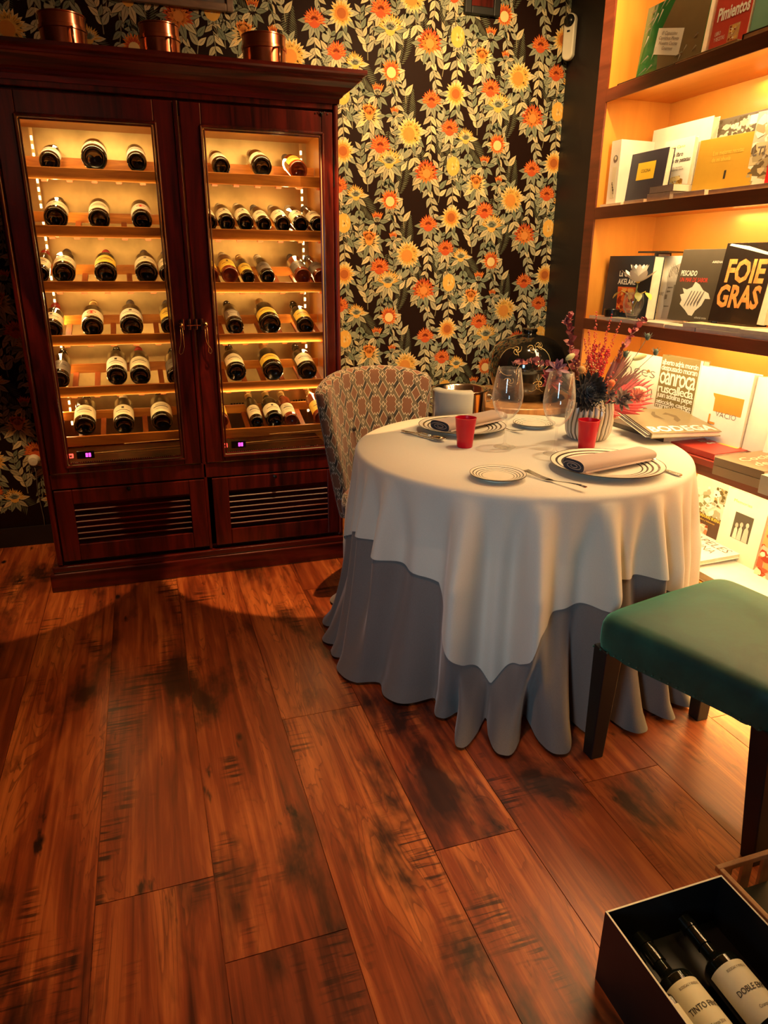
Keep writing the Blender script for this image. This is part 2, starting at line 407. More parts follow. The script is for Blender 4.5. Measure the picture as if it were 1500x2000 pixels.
def stem(x, z, length, ang, bend, pal, L=.05, n=6, layer=2, w=.36):
    px_, pz = x, z
    for i in range(n):
        a = ang+bend*math.sin(i/n*PI*1.3); nx, nz = px_+length/n*math.cos(a), pz+length/n*math.sin(a)
        q = .0022; T(layer, [(px_-q, pz), (px_+q, pz), (nx+q, nz), (nx-q, nz)], (.25, .22, .13))
        for sgn in (-1, 1):
            LL = L*1.18*random.uniform(.8, 1.15)*(1-.30*i/n)
            tleaf(nx, nz, LL, LL*w*.68, a+sgn*random.uniform(.5, .85), random.choice(pal), layer+random.choice((0, 1)))
        px_, pz = nx, nz
def fern(x, z, L, ang, col=(.11, .12, .075)):
    n = 22
    for i in range(n):
        t = i/n; a = ang+.5*math.sin(t*2); cx, cz = x+L*t*math.cos(ang+.25*t), z+L*t*math.sin(ang+.25*t); l = .052*math.sin(PI*(t*.85+.12))
        for sgn in (-1, 1):
            T(.5, leafpts(cx, cz, l, .0030, a+sgn*1.05, 3), jit(col, .25))
def flower(x, z, R, kind, layer=6):
    OR, RD, YL, CY = (.80, .24, .045), (.62, .105, .03), (.86, .48, .10), (.90, .66, .28)
    def ring(r0, r1, n, wid, col, lay, a0=0, a1=2*PI, squash=1):
        for i in range(n):
            a = a0+(a1-a0)*(i+.5)/n+random.uniform(-.05, .05); l = (r1-r0)*random.uniform(.9, 1.1)
            pts = leafpts(x+r0*math.cos(a), z+r0*math.sin(a)*squash, l, wid, a, 4); T(lay, pts, jit(col))
            T(lay+.15, leafpts(x+(r0+l*.1)*math.cos(a), z+(r0+l*.1)*math.sin(a)*squash, l*.7, wid*.25, a, 3), tuple(q*.6 for q in col))
    def disc(r, col, lay, sq=1, ox=0, oz=0): T(lay, [(x+ox+r*math.cos(t/14*2*PI), z+oz+r*sq*math.sin(t/14*2*PI)) for t in range(14)], col)
    # bracts
    for a in (-2.5, -1.9, -1.3, -.7, .1, 3.2): tleaf(x+R*.3*math.cos(a), z+R*.3*math.sin(a), R*1.15, R*.26, a, random.choice(CREAM+GREY), layer-1)
    if kind == 'B': ring(R*.3, R, 20, R*.13, CY, layer); ring(R*.25, R*.82, 18, R*.12, YL, layer+.4); disc(R*.52, (.70, .26, .05), layer+.8); disc(R*.36, (.45, .13, .03), layer+.9)
    elif kind == 'C': disc(R*.75, YL, layer-.2); ring(R*.4, R*1.02, 24, R*.13, CY, layer); ring(R*.35, R*.8, 16, R*.14, YL, layer+.4); disc(R*.45, (.74, .30, .06), layer+.8, 1, -R*.12, -R*.1)
    elif kind == 'A': disc(R*.5, RD, layer-.2); ring(R*.3, R, 18, R*.12, RD, layer, -.5, PI+.5); ring(R*.2, R*.7, 14, R*.12, OR, layer+.4); disc(R*.32, (.8, .30, .07), layer+.8)
    elif kind == 'E': ring(R*.3, R, 20, R*.14, OR, layer); ring(R*.3, R*.78, 16, R*.12, RD, layer+.3); disc(R*.48, CY, layer+.8, 1, 0, -R*.12)
    elif kind in 'FK':
        disc(R*.55, RD, layer-.2)
        for q in range(5): ring(R*.1, R*(1-.14*q), 15-2*q, R*.12, (OR if q % 2 else RD), layer+.2*q, -.3+.1*q, PI+.3-.1*q)
    elif kind in 'DL': disc(R*.4, YL, layer-.2); ring(R*.1, R*1.1, 15, R*.12, YL, layer, .1, PI-.1); ring(0, R*.8, 11, R*.12, CY, layer+.4, .2, PI-.2); ring(0, R*.55, 7, R*.14, GREY[1], layer+.6, .4, PI-.4)
    elif kind == 'G': ring(R*.1, R*1.05, 15, R*.13, CY, layer, -.9, PI+.9); ring(0, R*.95, 9, R*.18, OR, layer+.4, .8, PI-.8); disc(R*.36, (.8, .34, .07), layer+.5, 1.3, 0, R*.2)
    elif kind == 'H': disc(R, YL, layer, 1.25); [T(layer+.5, leafpts(x+random.uniform(-.6, .6)*R, z+random.uniform(-.8, .5)*R, R*.5, R*.09, PI/2, 3), CY) for _ in range(10)]
    elif kind in 'IJ': ring(0, R*1.15, 7, R*.17, OR, layer, .9, PI-.9); ring(0, R*.8, 6, R*.17, RD, layer+.3, .9, PI-.9); ring(0, R*.6, 5, R*.2, CREAM[1], layer+.6, .6, PI-.6)
TW, TH = .597, .58
FL = [('B', 0, 0, .056), ('A', .449, .497, .062), ('C', .356, .102, .063), ('D', .242, .536, .058), ('E', .25, .364, .046), ('F', .195, .03, .052),
      ('G', .137, .16, .056), ('H', 0, .248, .034), ('I', .18, .258, .042), ('J', .27, .172, .034), ('K', .466, .248, .050), ('K', .57, .127, .048), ('L', .066, .376, .045)]
for k, x, z, R in FL:
    if k not in 'J': stem(x+.008, z-R*.5, -.21*-1, -PI/2+random.uniform(-.2, .2), .3, CREAM if random.random() < .7 else GREY, .052, 5)
for x, z, ang in ((.10, .05, 1.5), (.33, .23, 1.7), (.52, .36, 1.4), (.31, .47, 1.6), (.40, -.03, 1.7), (.52, .0, 1.3), (.05, .10, 1.6), (.13, .40, 1.6)):
    stem(x, z, .20, ang, .35, CREAM+GREY, .050, 6, 2)
for x, z, ang in ((.07, .42, -1.2), (.36, .30, -1.9), (.50, .12, -1.3), (.24, .10, -1.7), (.12, .10, 1.9), (.42, .42, 1.4), (.30, .40, 1.2)): fern(x, z, .20, ang)
for k, x, z, R in FL: flower(x, z, R*1.10, k)
for x, z in ((-.03, .225), (.05, .265), (.52, .19), (.33, .01)): T(5, [(x+.020*math.cos(t/10*2*PI), z+.023*math.sin(t/10*2*PI)) for t in range(10)], jit(GREY[1]))
for ci in range(-7, 2):
    for ri in range(-3, 4):
        ox, oz = 1.622+ci*TW, 1.614+ri*TH+(.29 if ci % 2 else 0)
        for layer, pts, col in tile:
            cx, cz = pts[0][0]+ox, pts[0][1]+oz
            if not (-1.6 < cx < RX+.04 and .2 < cz < CZ): continue
            if -.40 < cx < .60 and cz < 1.95: continue          # paper hidden for good behind the cabinet
            pp.flat([(a+ox, c+oz) for a, c in pts], layer, col)
struct(pp.build('wall_back', 'pattern'))
struct(MB().box(-2.2, RX, BY-.015, BY-.0035, 0, .10).build('baseboard_back', 'black_paint'))

# ================================================================ WINE CABINET
FY = 3.122                       # plane of the door fronts
cabt = thing('wine_cabinet', 'tall dark mahogany wine cabinet with two lit glass doors against the wallpaper', 'cabinet', (.18, 3.4, 0))
def cb(name, mb, mats='mahogany', parent=None, **k):
    off_ = Vector((.18, 3.4, 0))
    mb.v = [q-off_ for q in mb.v]
    return mb.build(name, mats, parent or cabt, **k)
CX0, CX1 = -.462, .835
mb = MB(); mb.box(CX0, CX0+.025, FY+.028, 3.70, .1, 2.0); mb.box(CX1-.025, CX1, FY+.028, 3.70, .1, 2.0)
mb.box(CX0+.025, CX1-.025, 3.685, 3.70, .1, 2.0); mb.box(CX0+.025, CX1-.025, FY+.03, 3.685, .10, .13); mb.box(CX0+.025, CX1-.025, FY+.03, 3.685, .505, .53); mb.box(CX0+.025, CX1-.025, FY+.03, 3.685, 1.915, 2.0)
mb.box(.18, .205, FY+.03, 3.685, .53, 1.915)
cb('carcass', mb)
# face frame: corner posts, centre post, frieze
mb = MB(); mb.box(CX0, CX0+.022, FY+.004, FY+.028, .115, 2.0); mb.box(CX1-.022, CX1, FY+.004, FY+.028, .115, 2.0)
mb.box(.190, .204, FY+.006, FY+.028, .115, 1.96); mb.box(CX0+.022, CX1-.022, FY+.006, FY+.028, .462, .528)
mb.box(CX0+.022, CX1-.022, FY+.002, FY+.028, 1.965, 2.0)
cb('face_frame', mb, bevel=.003)
mb = MB(); 
for x in (CX0+.011, CX1-.011): mb = MB(); mb.tube([(x, FY+.006, .13), (x, FY+.006, 1.98)], .0115, 12); cb('corner_moulding', mb, smooth=True)
# cornice: stacked moulding profile swept round front and sides
prof = [(0, 1.985), (.004, 1.985), (.006, 2.003), (.016, 2.008), (.018, 2.016), (.030, 2.022), (.050, 2.036), (.066, 2.052), (.074, 2.058), (.080, 2.060), (.080, 2.068), (.092, 2.074), (.096, 2.080), (.096, 2.092), (0, 2.094)]
mb = MB(); vs = []
for o_, z in prof: vs += [(CX0-o_, 3.70, z), (CX0-o_, FY-o_, z), (CX1+o_, FY-o_, z), (CX1+o_, 3.70, z)]
fs = []
for j in range(len(prof)-1):
    for i in range(3): fs.append((j*4+i, j*4+i+1, (j+1)*4+i+1, (j+1)*4+i))
L_ = (len(prof)-1)*4; fs.append((L_, L_+1, L_+2, L_+3)); mb.add(vs, fs); cb('cornice', mb, 'mahogany_h')
# plinth
mb = MB(); mb.box(-.496, .868-.02, FY-.022, 3.70, 0, .085); mb.box(-.482, .842, FY-.012, 3.70, .085, .112); cb('plinth', mb, 'mahogany_h', bevel=.005)
# doors
def frame_door(name, x0, x1, z0, z1, ax0, ax1, az0, az1, y=FY, t=.026):
    d = MB(); d.box(x0, ax0, y, y+t, z0, z1); d.box(ax1, x1, y, y+t, z0, z1)
    d.box(ax0, ax1, y, y+t, z0, az0, 0); d.box(ax0, ax1, y, y+t, az1, z1, 0)
    return cb(name, d, bevel=.003)
doors = []
for (x0, x1, ax0, ax1) in ((-.436, .186, -.363, .112), (.209, .810, .288, .764)):
    d = frame_door('glass_door', x0, x1, .532, 1.955, ax0, ax1, .562, 1.872); doors.append(d)
    q = MB()
    for a, b_ in ((0, .010), (.013, .006)):
        x_0, x_1, z_0, z_1 = ax0-.004+a, ax1+.004-a, .562-.004+a, 1.872+.004-a
        q.tube([(x_0, FY-.001, z_0), (x_1, FY-.001, z_0)], b_*.6, 8); q.tube([(x_0, FY-.001, z_1), (x_1, FY-.001, z_1)], b_*.6, 8)
        q.tube([(x_0, FY-.001, z_0), (x_0, FY-.001, z_1)], b_*.6, 8); q.tube([(x_1, FY-.001, z_0), (x_1, FY-.001, z_1)], b_*.6, 8)
    cb('glazing_bead', q, 'mahogany', d, smooth=True)
    q = MB(); q.box(ax0-.002, ax1+.002, FY+.012, FY+.015, .560, 1.874); cb('pane', q, 'pane', d)
    q = MB()   # bright metal spacer round the double glazing, with a dotted seal along the bottom
    e = .004
    q.box(ax0, ax0+e, FY+.006, FY+.011, .562, 1.872); q.box(ax1-e, ax1, FY+.006, FY+.011, .562, 1.872); q.box(ax0, ax1, FY+.006, FY+.011, .562, .562+e); q.box(ax0, ax1, FY+.006, FY+.011, 1.872-e, 1.872)
    cb('spacer', q, 'spacer', d)
    q = MB()
    for i in range(52): q.box(ax0+.008+i*.0089, ax0+.013+i*.0089, FY+.008, FY+.0115, .569, .575)
    cb('seal_holes', q, 'black_plastic', d)
mb = MB(); mb.box(.1875, .190, FY-.006, FY+.002, .535, 1.952); cb('door_astragal', mb, 'mahogany', doors[0])
# louvred lower doors
for (x0, x1, ax0, ax1) in ((-.433, .190, -.362, .122), (.224, .812, .296, .760)):
    d = frame_door('louvred_door', x0, x1, .132, .456, ax0, ax1, .206, .393)
    q = MB()
    for i in range(7):
        z = .212+i*.0265; M = at((0, FY+.015, z+.010), (-42, 'X')); q.box(ax0, ax1, -.015, .015, -.0025, .0025, M=M)
    q.box(ax0, ax1, FY+.024, FY+.026, .206, .393); cb('louvres', q, 'mahogany_h', d)
    xm = (x0+x1)/2
    q = MB(); q.lathe([(.001, 0), (.006, 0), (.0045, .006), (.009, .013), (.009, .017), (.001, .020)], 14, M=at((xm-.01, FY, .446), (90, 'X'))); cb('knob', q, 'black_plastic', d, smooth=True)
# small ring pull and two screws in the frieze, hinge slots
q = MB(); q.lathe([(.001, 0), (.007, .001), (.007, .005), (.001, .006)], 12, M=at((.765, FY+.002, 1.925+.02), (90, 'X')))
for dx in (-.025, .025): q.ball((.765+dx, FY-.001, 1.947), .003)
q.tube([(.752, FY-.004, 1.955), (.765, FY-.006, 1.943), (.778, FY-.004, 1.955)], .0015, 6); cb('lock_plate', q, 'black_plastic', smooth=True)
for z0, z1 in ((1.68, 1.80), (1.27, 1.36), (.72, .80)): q = MB(); q.box(.8125, .8175, FY-.002, FY+.004, z0, z1); cb('hinge', q, 'black_plastic')
# latch with two hanging tassel pulls
lat = thing('door_latch', 'brass latch bar with two looped pulls between the glass cabinet doors', 'latch', (.197, FY-.012, 1.13))
q = MB(); q.tube([(-.028, 0, .0), (.030, 0, .0)], .0026, 8)
for x in (-.048, -.021, .006, .030): q.box(x, x+.010, -.002, .012, -.018, .026)
q.build('bar', 'copper', lat, bevel=.001)
for x in (-.050, .050):
    q = MB(); q.ball((x, -.004, .002), .011, n=14); h = q.build('ball', 'brass', lat, smooth=True, angle=180)
    s_ = -1 if x < 0 else 1; q = MB()
    q.tube([(x-.004, -.006, -.006), (x-.005, -.007, -.05), (x-.004+s_*.004, -.007, -.075), (x+s_*.014, -.007, -.096), (x+s_*.018, -.007, -.108), (x+s_*.012, -.007, -.117), (x+s_*.002, -.007, -.110), (x+.006, -.007, -.085), (x+.005, -.007, -.05), (x+.004, -.006, -.006)], .0018, 6)
    q.build('loop_pull', 'brass', lat, smooth=True, angle=180)
# interior: steel back with ventilation slots, cheeks, LED strips, wire, thermostat
q = MB(); q.box(CX0+.03, CX1-.03, 3.60, 3.605, .535, 1.91); cb('back_sheet', q, 'steel')
for x0 in (-.28, -.06, .12, .38, .56, .7):
    q = MB()
    for r_ in range(2):
        for i in range(6): q.box(x0+i*.014, x0+.010+i*.014, 3.597, 3.600, .685+r_*.012, .693+r_*.012)
    cb('vent_slots', q, 'black_plastic')
q = MB(); q.box(CX0+.025, CX0+.030, FY+.03, 3.60, .53, 1.91); q.box(.1745, .1795, FY+.03, 3.60, .53, 1.91); q.box(.2055, .2105, FY+.03, 3.60, .53, 1.91); q.box(CX1-.030, CX1-.025, FY+.03, 3.60, .53, 1.91)
q.box(CX0+.03, CX1-.03, FY+.04, 3.60, 1.905, 1.912)
cb('lining', q, 'case_orange')
for x in (-.364, .755):
    q = MB()
    y = 3.50
    for i in range(38): q.box(x, x+.007, y, y+.004, .66+i*.032, .676+i*.032)
    cb('led_strip', q, 'led')
    q = MB(); q.box(x-.003, x+.010, y+.0045, y+.010, .62, 1.89); cb('led_channel', q, 'steel')
for (x0, x1) in ((-.43, .17), (.215, .80)):
    q = MB(); q.tube([(x0+.02, FY+.035, .600), (x0+.04, FY+.035, .600)], .0015, 6); q.tube([(x0+.16, FY+.035, .603), (x1-.02, FY+.035, .612), (x1-.02, FY+.035, .64), (x1-.30, FY+.035, .636)], .0015, 6)
    q.tube([(x0+.16, FY+.035, .597), (x1-.02, FY+.035, .600)], .0012, 6); cb('wire', q, 'gold_foil', smooth=True)
    q = MB(); q.box(x0+.105 if x0 < 0 else x0+.11, x0+.175, FY+.032, FY+.045, .582, .614); th = cb('thermostat', q, 'black_plastic', bevel=.002)
    q = MB(); me_x = x0+.135
    for k, ch in enumerate((0, 1)):
        xx = me_x+k*.012+.006
        for (a0, b0, a1, b1) in ((0, 0, .008, .002), (0, .007, .008, .009), (0, .014, .008, .016), (0, 0, .002, .016), (.006, 0, .008, .016)): q.box(xx+a0, xx+a1, FY+.0305, FY+.0318, .590+b0, .590+b1)
    cb('digits', q, 'display', th)
    q = MB(); q.box(x0+.072, x0+.092, FY+.032, FY+.038, .588, .607); sw = cb('power_switch', q, 'red_led', bevel=.002)
    q = MB(); q.box(x0+.077, x0+.087, FY+.0305, FY+.032, .593, .602); cb('rocker', q, 'white_plastic', sw)
    area('cabinet_light', ((x0+x1)/2+(-.2 if x0 < 0 else .2), 3.40, 1.25), ((x0+x1)/2, 3.30, 1.22), .03, 1.15, 6, (1, .58, .20))
    area('cabinet_light_front', ((x0+x1)/2, FY+.045, 1.875), ((x0+x1)/2, 3.5, 1.0), .45, .02, 1.2, (1, .66, .26))
    for z in (1.86, 1.655, 1.45, 1.245, 1.04, .83): area('tier_fill', ((x0+x1)/2, FY+.045, z), ((x0+x1)/2, 3.5, z-.14), .5, .01, .66, (1, .55, .17))  # unseen fill added per tier to brighten the bottle labels
# racks: a front rail, a higher rear rail and slats sloping between them
RZ = {0: [1.714, 1.509, 1.303, 1.094, .884, .673], 1: [1.721, 1.509, 1.299, 1.085, .875, .665]}
TILT = 16
for side, (x0, x1) in ((0, (-.425, .172)), (1, (.214, .800))):
    for z in RZ[side]:
        q = MB(); q.box(x0, x1, 3.18, 3.198, z-.042, z); r_ = cb('front_rail', q, 'rack_wood', bevel=.002)
        q = MB(); q.box(x0, x1, 3.425, 3.443, z+.022, z+.062); cb('rear_rail', q, 'rack_wood', bevel=.002)
        q = MB()
        for i in range(7):
            x = x0+.03+i*(x1-x0-.06)/6; M = at((x, 3.20, z-.046), (TILT, 'X')); q.box(-.011, .011, 0, .25, -.004, .008, M=M)
        cb('slats', q, 'rack_slat')

# ================================================================ BOTTLES
def bottle_profile(kind, R):
    L = .295
    if kind == 'bordeaux': body, sh, neck = .190, .215, .0145
    elif kind == 'burgundy': body, sh, neck = .150, .222, .0145
    else: body, sh, neck = .160, .235, .0155
    p = [(.001, .022), (.45*R, .018), (.68*R, .010), (.80*R, .001), (.90*R, 0), (.975*R, .003), (R, .010), (R, body)]
    for i in range(1, 7):
        t = i/6; s = (1-math.cos(PI*t))/2 if kind != 'bordeaux' else math.sin(PI/2*t)**2; p.append((R+(neck-R)*s, body+(sh-body)*t))
    p += [(neck*.95, .272), (neck*1.12, .274), (neck*1.12, .284), (neck, .286), (neck, L), (.001, L)]
    return p
_bp = {}
def make_bottle(kind, R, glass, lab, foil, design):
    key = (kind, round(R, 3), glass, lab, foil, design)
    if key in _bp: return key
    p = bottle_profile(kind, R); q = MB(); q.lathe(p, 28); q_ = q
    tmp = {}
    def mesh(nm, mbd, mats, **k):
        o = mbd.build(nm, mats, None, **k); me = o.data; bpy.data.objects.remove(o); tmp[nm] = me
    mesh('glass_body', q_, glass, smooth=True, angle=50)
    q = MB(); rr = R+.0005; z0, z1 = (.028, .120) if kind != 'champagne' else (.034, .095); n = 20
    if kind == 'burgundy': z0, z1 = .026, .100
    if design == 9: z0, z1 = .072, .176
    A = math.radians(84 if design != 3 else 60)
    def arc(za, zb, aa, ab, r_, mt, nn=n):
        q.grid(lambda u, v: Vector((r_*math.sin(aa+(ab-aa)*u), r_*math.cos(aa+(ab-aa)*u), za+(zb-za)*v)), nn, 1, mt)
    if design == 4:   # shield shaped label
        q.grid(lambda u, v: Vector((rr*math.sin(-A*.8+A*1.6*u), rr*math.cos(-A*.8+A*1.6*u), z0+(z1-z0)*v+(.014*(1-abs(2*u-1)) if v > .5 else -.008*(1-abs(2*u-1))))), n, 1, 0)
    else: arc(z0, z1, -A, A, rr, 0)
    h = z1-z0; r2 = rr+.0004
    if design in (0, 4):
        for f0, f1, w_ in ((.70, .74, .35), (.52, .60, .5), (.34, .36, .42), (.26, .28, .3)): arc(z0+h*f0, z0+h*f1, -A*w_, A*w_, r2, 1, 8)
    elif design == 1:
        arc(z0+h*.60, z0+h*.80, -.12, .12, r2, 1, 4); arc(z0+h*.42, z0+h*.48, -A*.5, A*.5, r2, 1, 8); arc(z0+h*.22, z0+h*.25, -A*.35, A*.35, r2, 1, 8)
    elif design == 2:
        q.grid(lambda u, v: Vector((r2*math.sin(.42*math.cos(2*PI*u)*v), r2*math.cos(.42*math.cos(2*PI*u)*v), z0+h*.55+.018*v*math.sin(2*PI*u))), 16, 1, 2); arc(z0+h*.12, z0+h*.18, -A*.5, A*.5, r2, 1, 8)
    elif design == 9: pass
    elif design == 3:
        for f0 in (.12, .25, .38, .52, .64, .76): arc(z0+h*f0, z0+h*(f0+.05), -A*random.uniform(.4, .7), A*random.uniform(.4, .7), r2, 2, 8)
    if design == 1 and kind == 'burgundy': arc(z1+.012, z1+.024, -A*.6, A*.6, rr-.002, 0, 8)
    ink2 = 'red_ink' if design == 2 else ('label_white' if design == 3 else 'ink')
    mesh('label', q, [lab, 'ink', ink2], smooth=True)
    q = MB(); nk = .0162 if kind != 'champagne' else .0175; z0 = .235 if kind != 'champagne' else .205
    if kind == 'champagne': q.lathe([(.0275, z0), (.022, .222), (nk, .24), (nk, .275), (.0195, .285), (.0195, .300), (.012, .303), (.001, .303)], 18)
    else: q.lathe([(nk*.98, z0), (nk*.98, .272), (nk*1.12, .273), (nk*1.12, .286), (nk, .287), (nk, .2975), (.001, .298)], 18)
    mesh('capsule', q, foil, smooth=True); _bp[key] = tmp
    return key
def place_bottle(key, M, label, group):
    t = bpy.data.objects.new('wine_bottle', None); COL.objects.link(t); t.matrix_world = M; t.empty_display_size = .03
    tag(t, label, 'wine bottle', group)
    for nm, me in _bp[key].items():
        o = bpy.data.objects.new(nm, me); COL.objects.link(o); o.parent = t
    return t
def rack_matrix(x, z, tilt=TILT, y=3.206, yaw=0):
    a = math.radians(tilt); s, c = math.sin(a), math.cos(a)
    M = Matrix(((-1, 0, 0, 0), (0, s, c, 0), (0, c*1, s, 0), (0, 0, 0, 1)))
    # columns: local X -> -X, local Y -> (0, -s, c), local Z -> (0, c, s)
    M = Matrix(((-1, 0, 0), (0, -s, c), (0, c, s))).to_4x4()
    return Matrix.Translation((x, y, z)) @ Matrix.Rotation(math.radians(yaw), 4, 'Z') @ M
O, BU, CH = 'bordeaux', 'burgundy', 'champagne'
G, A_ = 'bottle_black', 'bottle_amber'
ROWS = {0: [
  [(96, 311, 20, BU, G, 'label_white', 'label_grey', 0), (183, 304, 25, CH, G, 'label_white', 'label_grey', 1), (267, 312, 19.5, O, G, 'label_white', 'bottle_black', 0)],
  [(108, 421, 23, BU, G, 'label_cream', 'label_grey', 1), (193, 424, 21, O, G, 'label_cream', 'red_foil', 4), (277, 426, 20, O, G, 'label_white', 'red_foil', 2)],
  [(78, 531, 17, O, G, 'label_cream', 'red_foil', 0), (124, 529, 22, BU, G, 'label_cream', 'label_grey', 1), (206, 530, 22, BU, G, 'label_yellow', 'red_foil', 4), (286, 530, 22, BU, G, 'label_cream', 'label_grey', 1), (329, 532, 18, O, G, 'label_cream', 'label_grey', 0)],
  [(100, 641, 21, BU, G, 'label_cream', 'red_foil', 1), (180, 635, 21, BU, G, 'label_cream', 'gold_foil', 2), (257, 634, 22.5, BU, G, 'label_white', 'label_grey', 1), (333, 634, 19, O, G, 'label_yellow', 'label_grey', 4)],
  [(116, 738, 19, O, G, 'label_grey', 'bottle_black', 0), (228, 731, 20, O, G, 'label_white', 'bottle_black', 1), (274, 731, 20, O, G, 'label_cream', 'red_foil', 0), (344, 733, 18, O, G, 'label_grey', 'bottle_black', 0)],
  [(165, 829, 21, O, G, 'label_cream', 'bottle_black', 0), (242, 827, 20, O, G, 'label_cream', 'label_cream', 1), (317, 822, 21, O, G, 'label_cream', 'bottle_black', 0)]],
 1: [
  [(432, 321, 18.5, BU, G, 'label_cream', 'label_cream', 0), (512, 321, 20.5, CH, G, 'label_cream', 'label_cream', 1), (583, 328, 19, BU, A_, 'label_yellow', 'label_grey', 4)],
  [(409, 431, 15.5, O, G, 'label_cream', 'label_cream', 0), (443, 431, 16.5, O, G, 'label_cream', 'label_cream', 1), (480, 431, 16.5, O, G, 'label_cream', 'label_cream', 1), (516, 434, 15, O, G, 'label_cream', 'label_grey', 0), (553, 434, 16, O, G, 'label_cream', 'label_cream', 1), (588, 434, 15.5, O, G, 'label_cream', 'label_cream', 1), (622, 435, 15, O, G, 'label_cream', 'label_grey', 0)],
  [(412, 534, 16, O, A_, 'label_yellow', 'gold_foil', 0), (449, 533, 17, O, A_, 'label_yellow', 'label_cream', 1), (485, 538, 13.5, O, G, 'label_yellow', 'gold_foil', 0), (523, 537, 15, O, G, 'label_grey', 'label_cream', 0), (592, 536, 17, O, A_, 'label_grey', 'label_grey', 0), (628, 538, 16, O, A_, 'label_grey', 'label_grey', 0)],
  [(459, 634, 18, O, G, 'label_grey', 'bottle_black', 3), (528, 630, 22, CH, G, 'label_yellow', 'gold_foil', 0), (597, 633, 18, BU, G, 'label_yellow', 'bottle_black', 4)],
  [(462, 723, 20, BU, G, 'label_cream', 'bottle_black', 4), (534, 721, 21, CH, G, 'label_yellow', 'gold_foil', 0), (601, 721, 20, BU, G, 'label_cream', 'bottle_black', 4)],
  [(431, 819, 16, O, A_, 'label_yellow', 'gold_foil', 1), (502, 821, 13.5, O, G, 'label_cream', 'gold_foil', 0), (537, 817, 18, BU, G, 'label_cream', 'gold_foil', 1), (569, 817, 14, O, A_, 'label_cream', 'gold_foil', 0), (628, 812, 15.5, O, A_, 'label_yellow', 'gold_foil', 1)]]}
ORD = ['first', 'second', 'third', 'fourth', 'fifth', 'sixth', 'seventh']
TIER = ['top', 'second', 'third', 'fourth', 'fifth', 'bottom']
GN = {G: 'dark', A_: 'amber'}
LN = {'label_cream': 'cream', 'label_white': 'white', 'label_yellow': 'yellow', 'label_grey': 'dark grey'}
for side in (0, 1):
    for ri, row in enumerate(ROWS[side]):
        zr = RZ[side][ri]
        for bi, (px, py, rp, kind, gl, lab, foil, des) in enumerate(row):
            p = W(px, py, 'y', 3.206); R = rp*depth(p)/CAM_F*.96
            key = make_bottle(kind, R, gl, lab, foil, des)
            nm = f"{GN[gl]} bottle with {LN[lab]} label, {ORD[bi]} from left, {TIER[ri]} rack, {'left' if side == 0 else 'right'} cabinet door"
            # sit on the sloping slats
            z = p.z-.010
            place_bottle(key, rack_matrix(p.x, z), nm, 'wine bottles lying in the lit cabinet')

# copper pots on top of the cabinet
for i, (px, w_, lab) in enumerate(((128, .17, 'leftmost copper pot on the cabinet top, half dark'), (314, .155, 'middle copper pot on the cabinet top, below the wooden frame'), (516, .18, 'rightmost copper pot on the cabinet top, nearest the cornice end'))):
    p = W(px, 100, 'y', 3.42); R = w_/2; t = thing('copper_pot', lab, 'pot', (p.x, 3.42, 2.094), group='copper pots on the cabinet')
    q = MB(); q.lathe([(.001, 0), (R*.93, 0), (R*.97, .004), (R, .12), (R*1.05, .122), (R*1.05, .134), (R, .136), (R, .17), (R*1.03, .172), (R*1.03, .176), (R*.96, .176), (R*.93, .01), (.001, .008)], 36); q.build('pot_body', 'copper', t, smooth=True, angle=30)
    q = MB(); q.tube([(R*.3, -R*.96, .12), (R*.45, -R*1.35, .115), (R*.45, -R*1.38, .06), (R*.3, -R*.96, .05)], .005, 8); 
    q.build('pot_handle', 'copper', t, smooth=True, angle=180)

# framed pictures cut off by the top of the photograph
def hung_frame(x0, x1, z0, z1, lab, mat, pic, w_=.035):
    t = thing('picture_frame', lab, 'picture frame', ((x0+x1)/2, BY-.03, z0)); dx = Vector(((x0+x1)/2, BY-.03, z0)); q = MB()
    for a in ((x0, x0+w_, z0, z1), (x1-w_, x1, z0, z1), (x0+w_, x1-w_, z0, z0+w_), (x0+w_, x1-w_, z1-w_, z1)): q.box(a[0]-dx.x, a[1]-dx.x, 0, .026, a[2]-dx.z, a[3]-dx.z)
    q.build('frame', mat, t, bevel=.004)
    q = MB(); q.box(x0+w_-dx.x, x1-w_-dx.x, .012, .02, w_, z1-z0-w_); q.build('picture', pic, t)
hung_frame(-.06, .52, 2.432, 2.76, 'grey brown wooden picture frame cut off at the photo top, above the cabinet', 'frame_wood', 'label_grey', .03)
hung_frame(1.645, 1.835, 2.54, 2.76, 'small dark frame at the top edge of the flowered wallpaper', 'black_wood', 'mahogany')
# motion sensor on the black wall
t = thing('motion_sensor', 'white oblong motion sensor with a round dark lens on the black wall', 'sensor', (2.228, 3.69, 2.478), Matrix.Rotation(math.radians(-62), 3, 'Z'))
q = MB(); pts = []
for i in range(24):
    a = 2*PI*i/24; pts.append((.032*math.cos(a), .032*math.sin(a)+(.072 if math.sin(a) >= 0 else -.072)))
pts2 = [(x, y) for x, y in pts]
q.prism(pts2, 0, .03, M=Matrix.Rotation(PI/2, 4, 'X')); q.build('housing', 'white_plastic', t, bevel=.006, smooth=True)
q = MB(); q.lathe([(.029, 0), (.028, .006), (.018, .015), (.001, .018)], 24, M=at((0, -.029, .070), (90, 'X'))); q.build('lens', 'black_plastic', t, smooth=True, angle=180)
q = MB(); q.box(-.008, .008, -.0315, -.029, .020, .028); q.build('indicator', 'black_plastic', t)
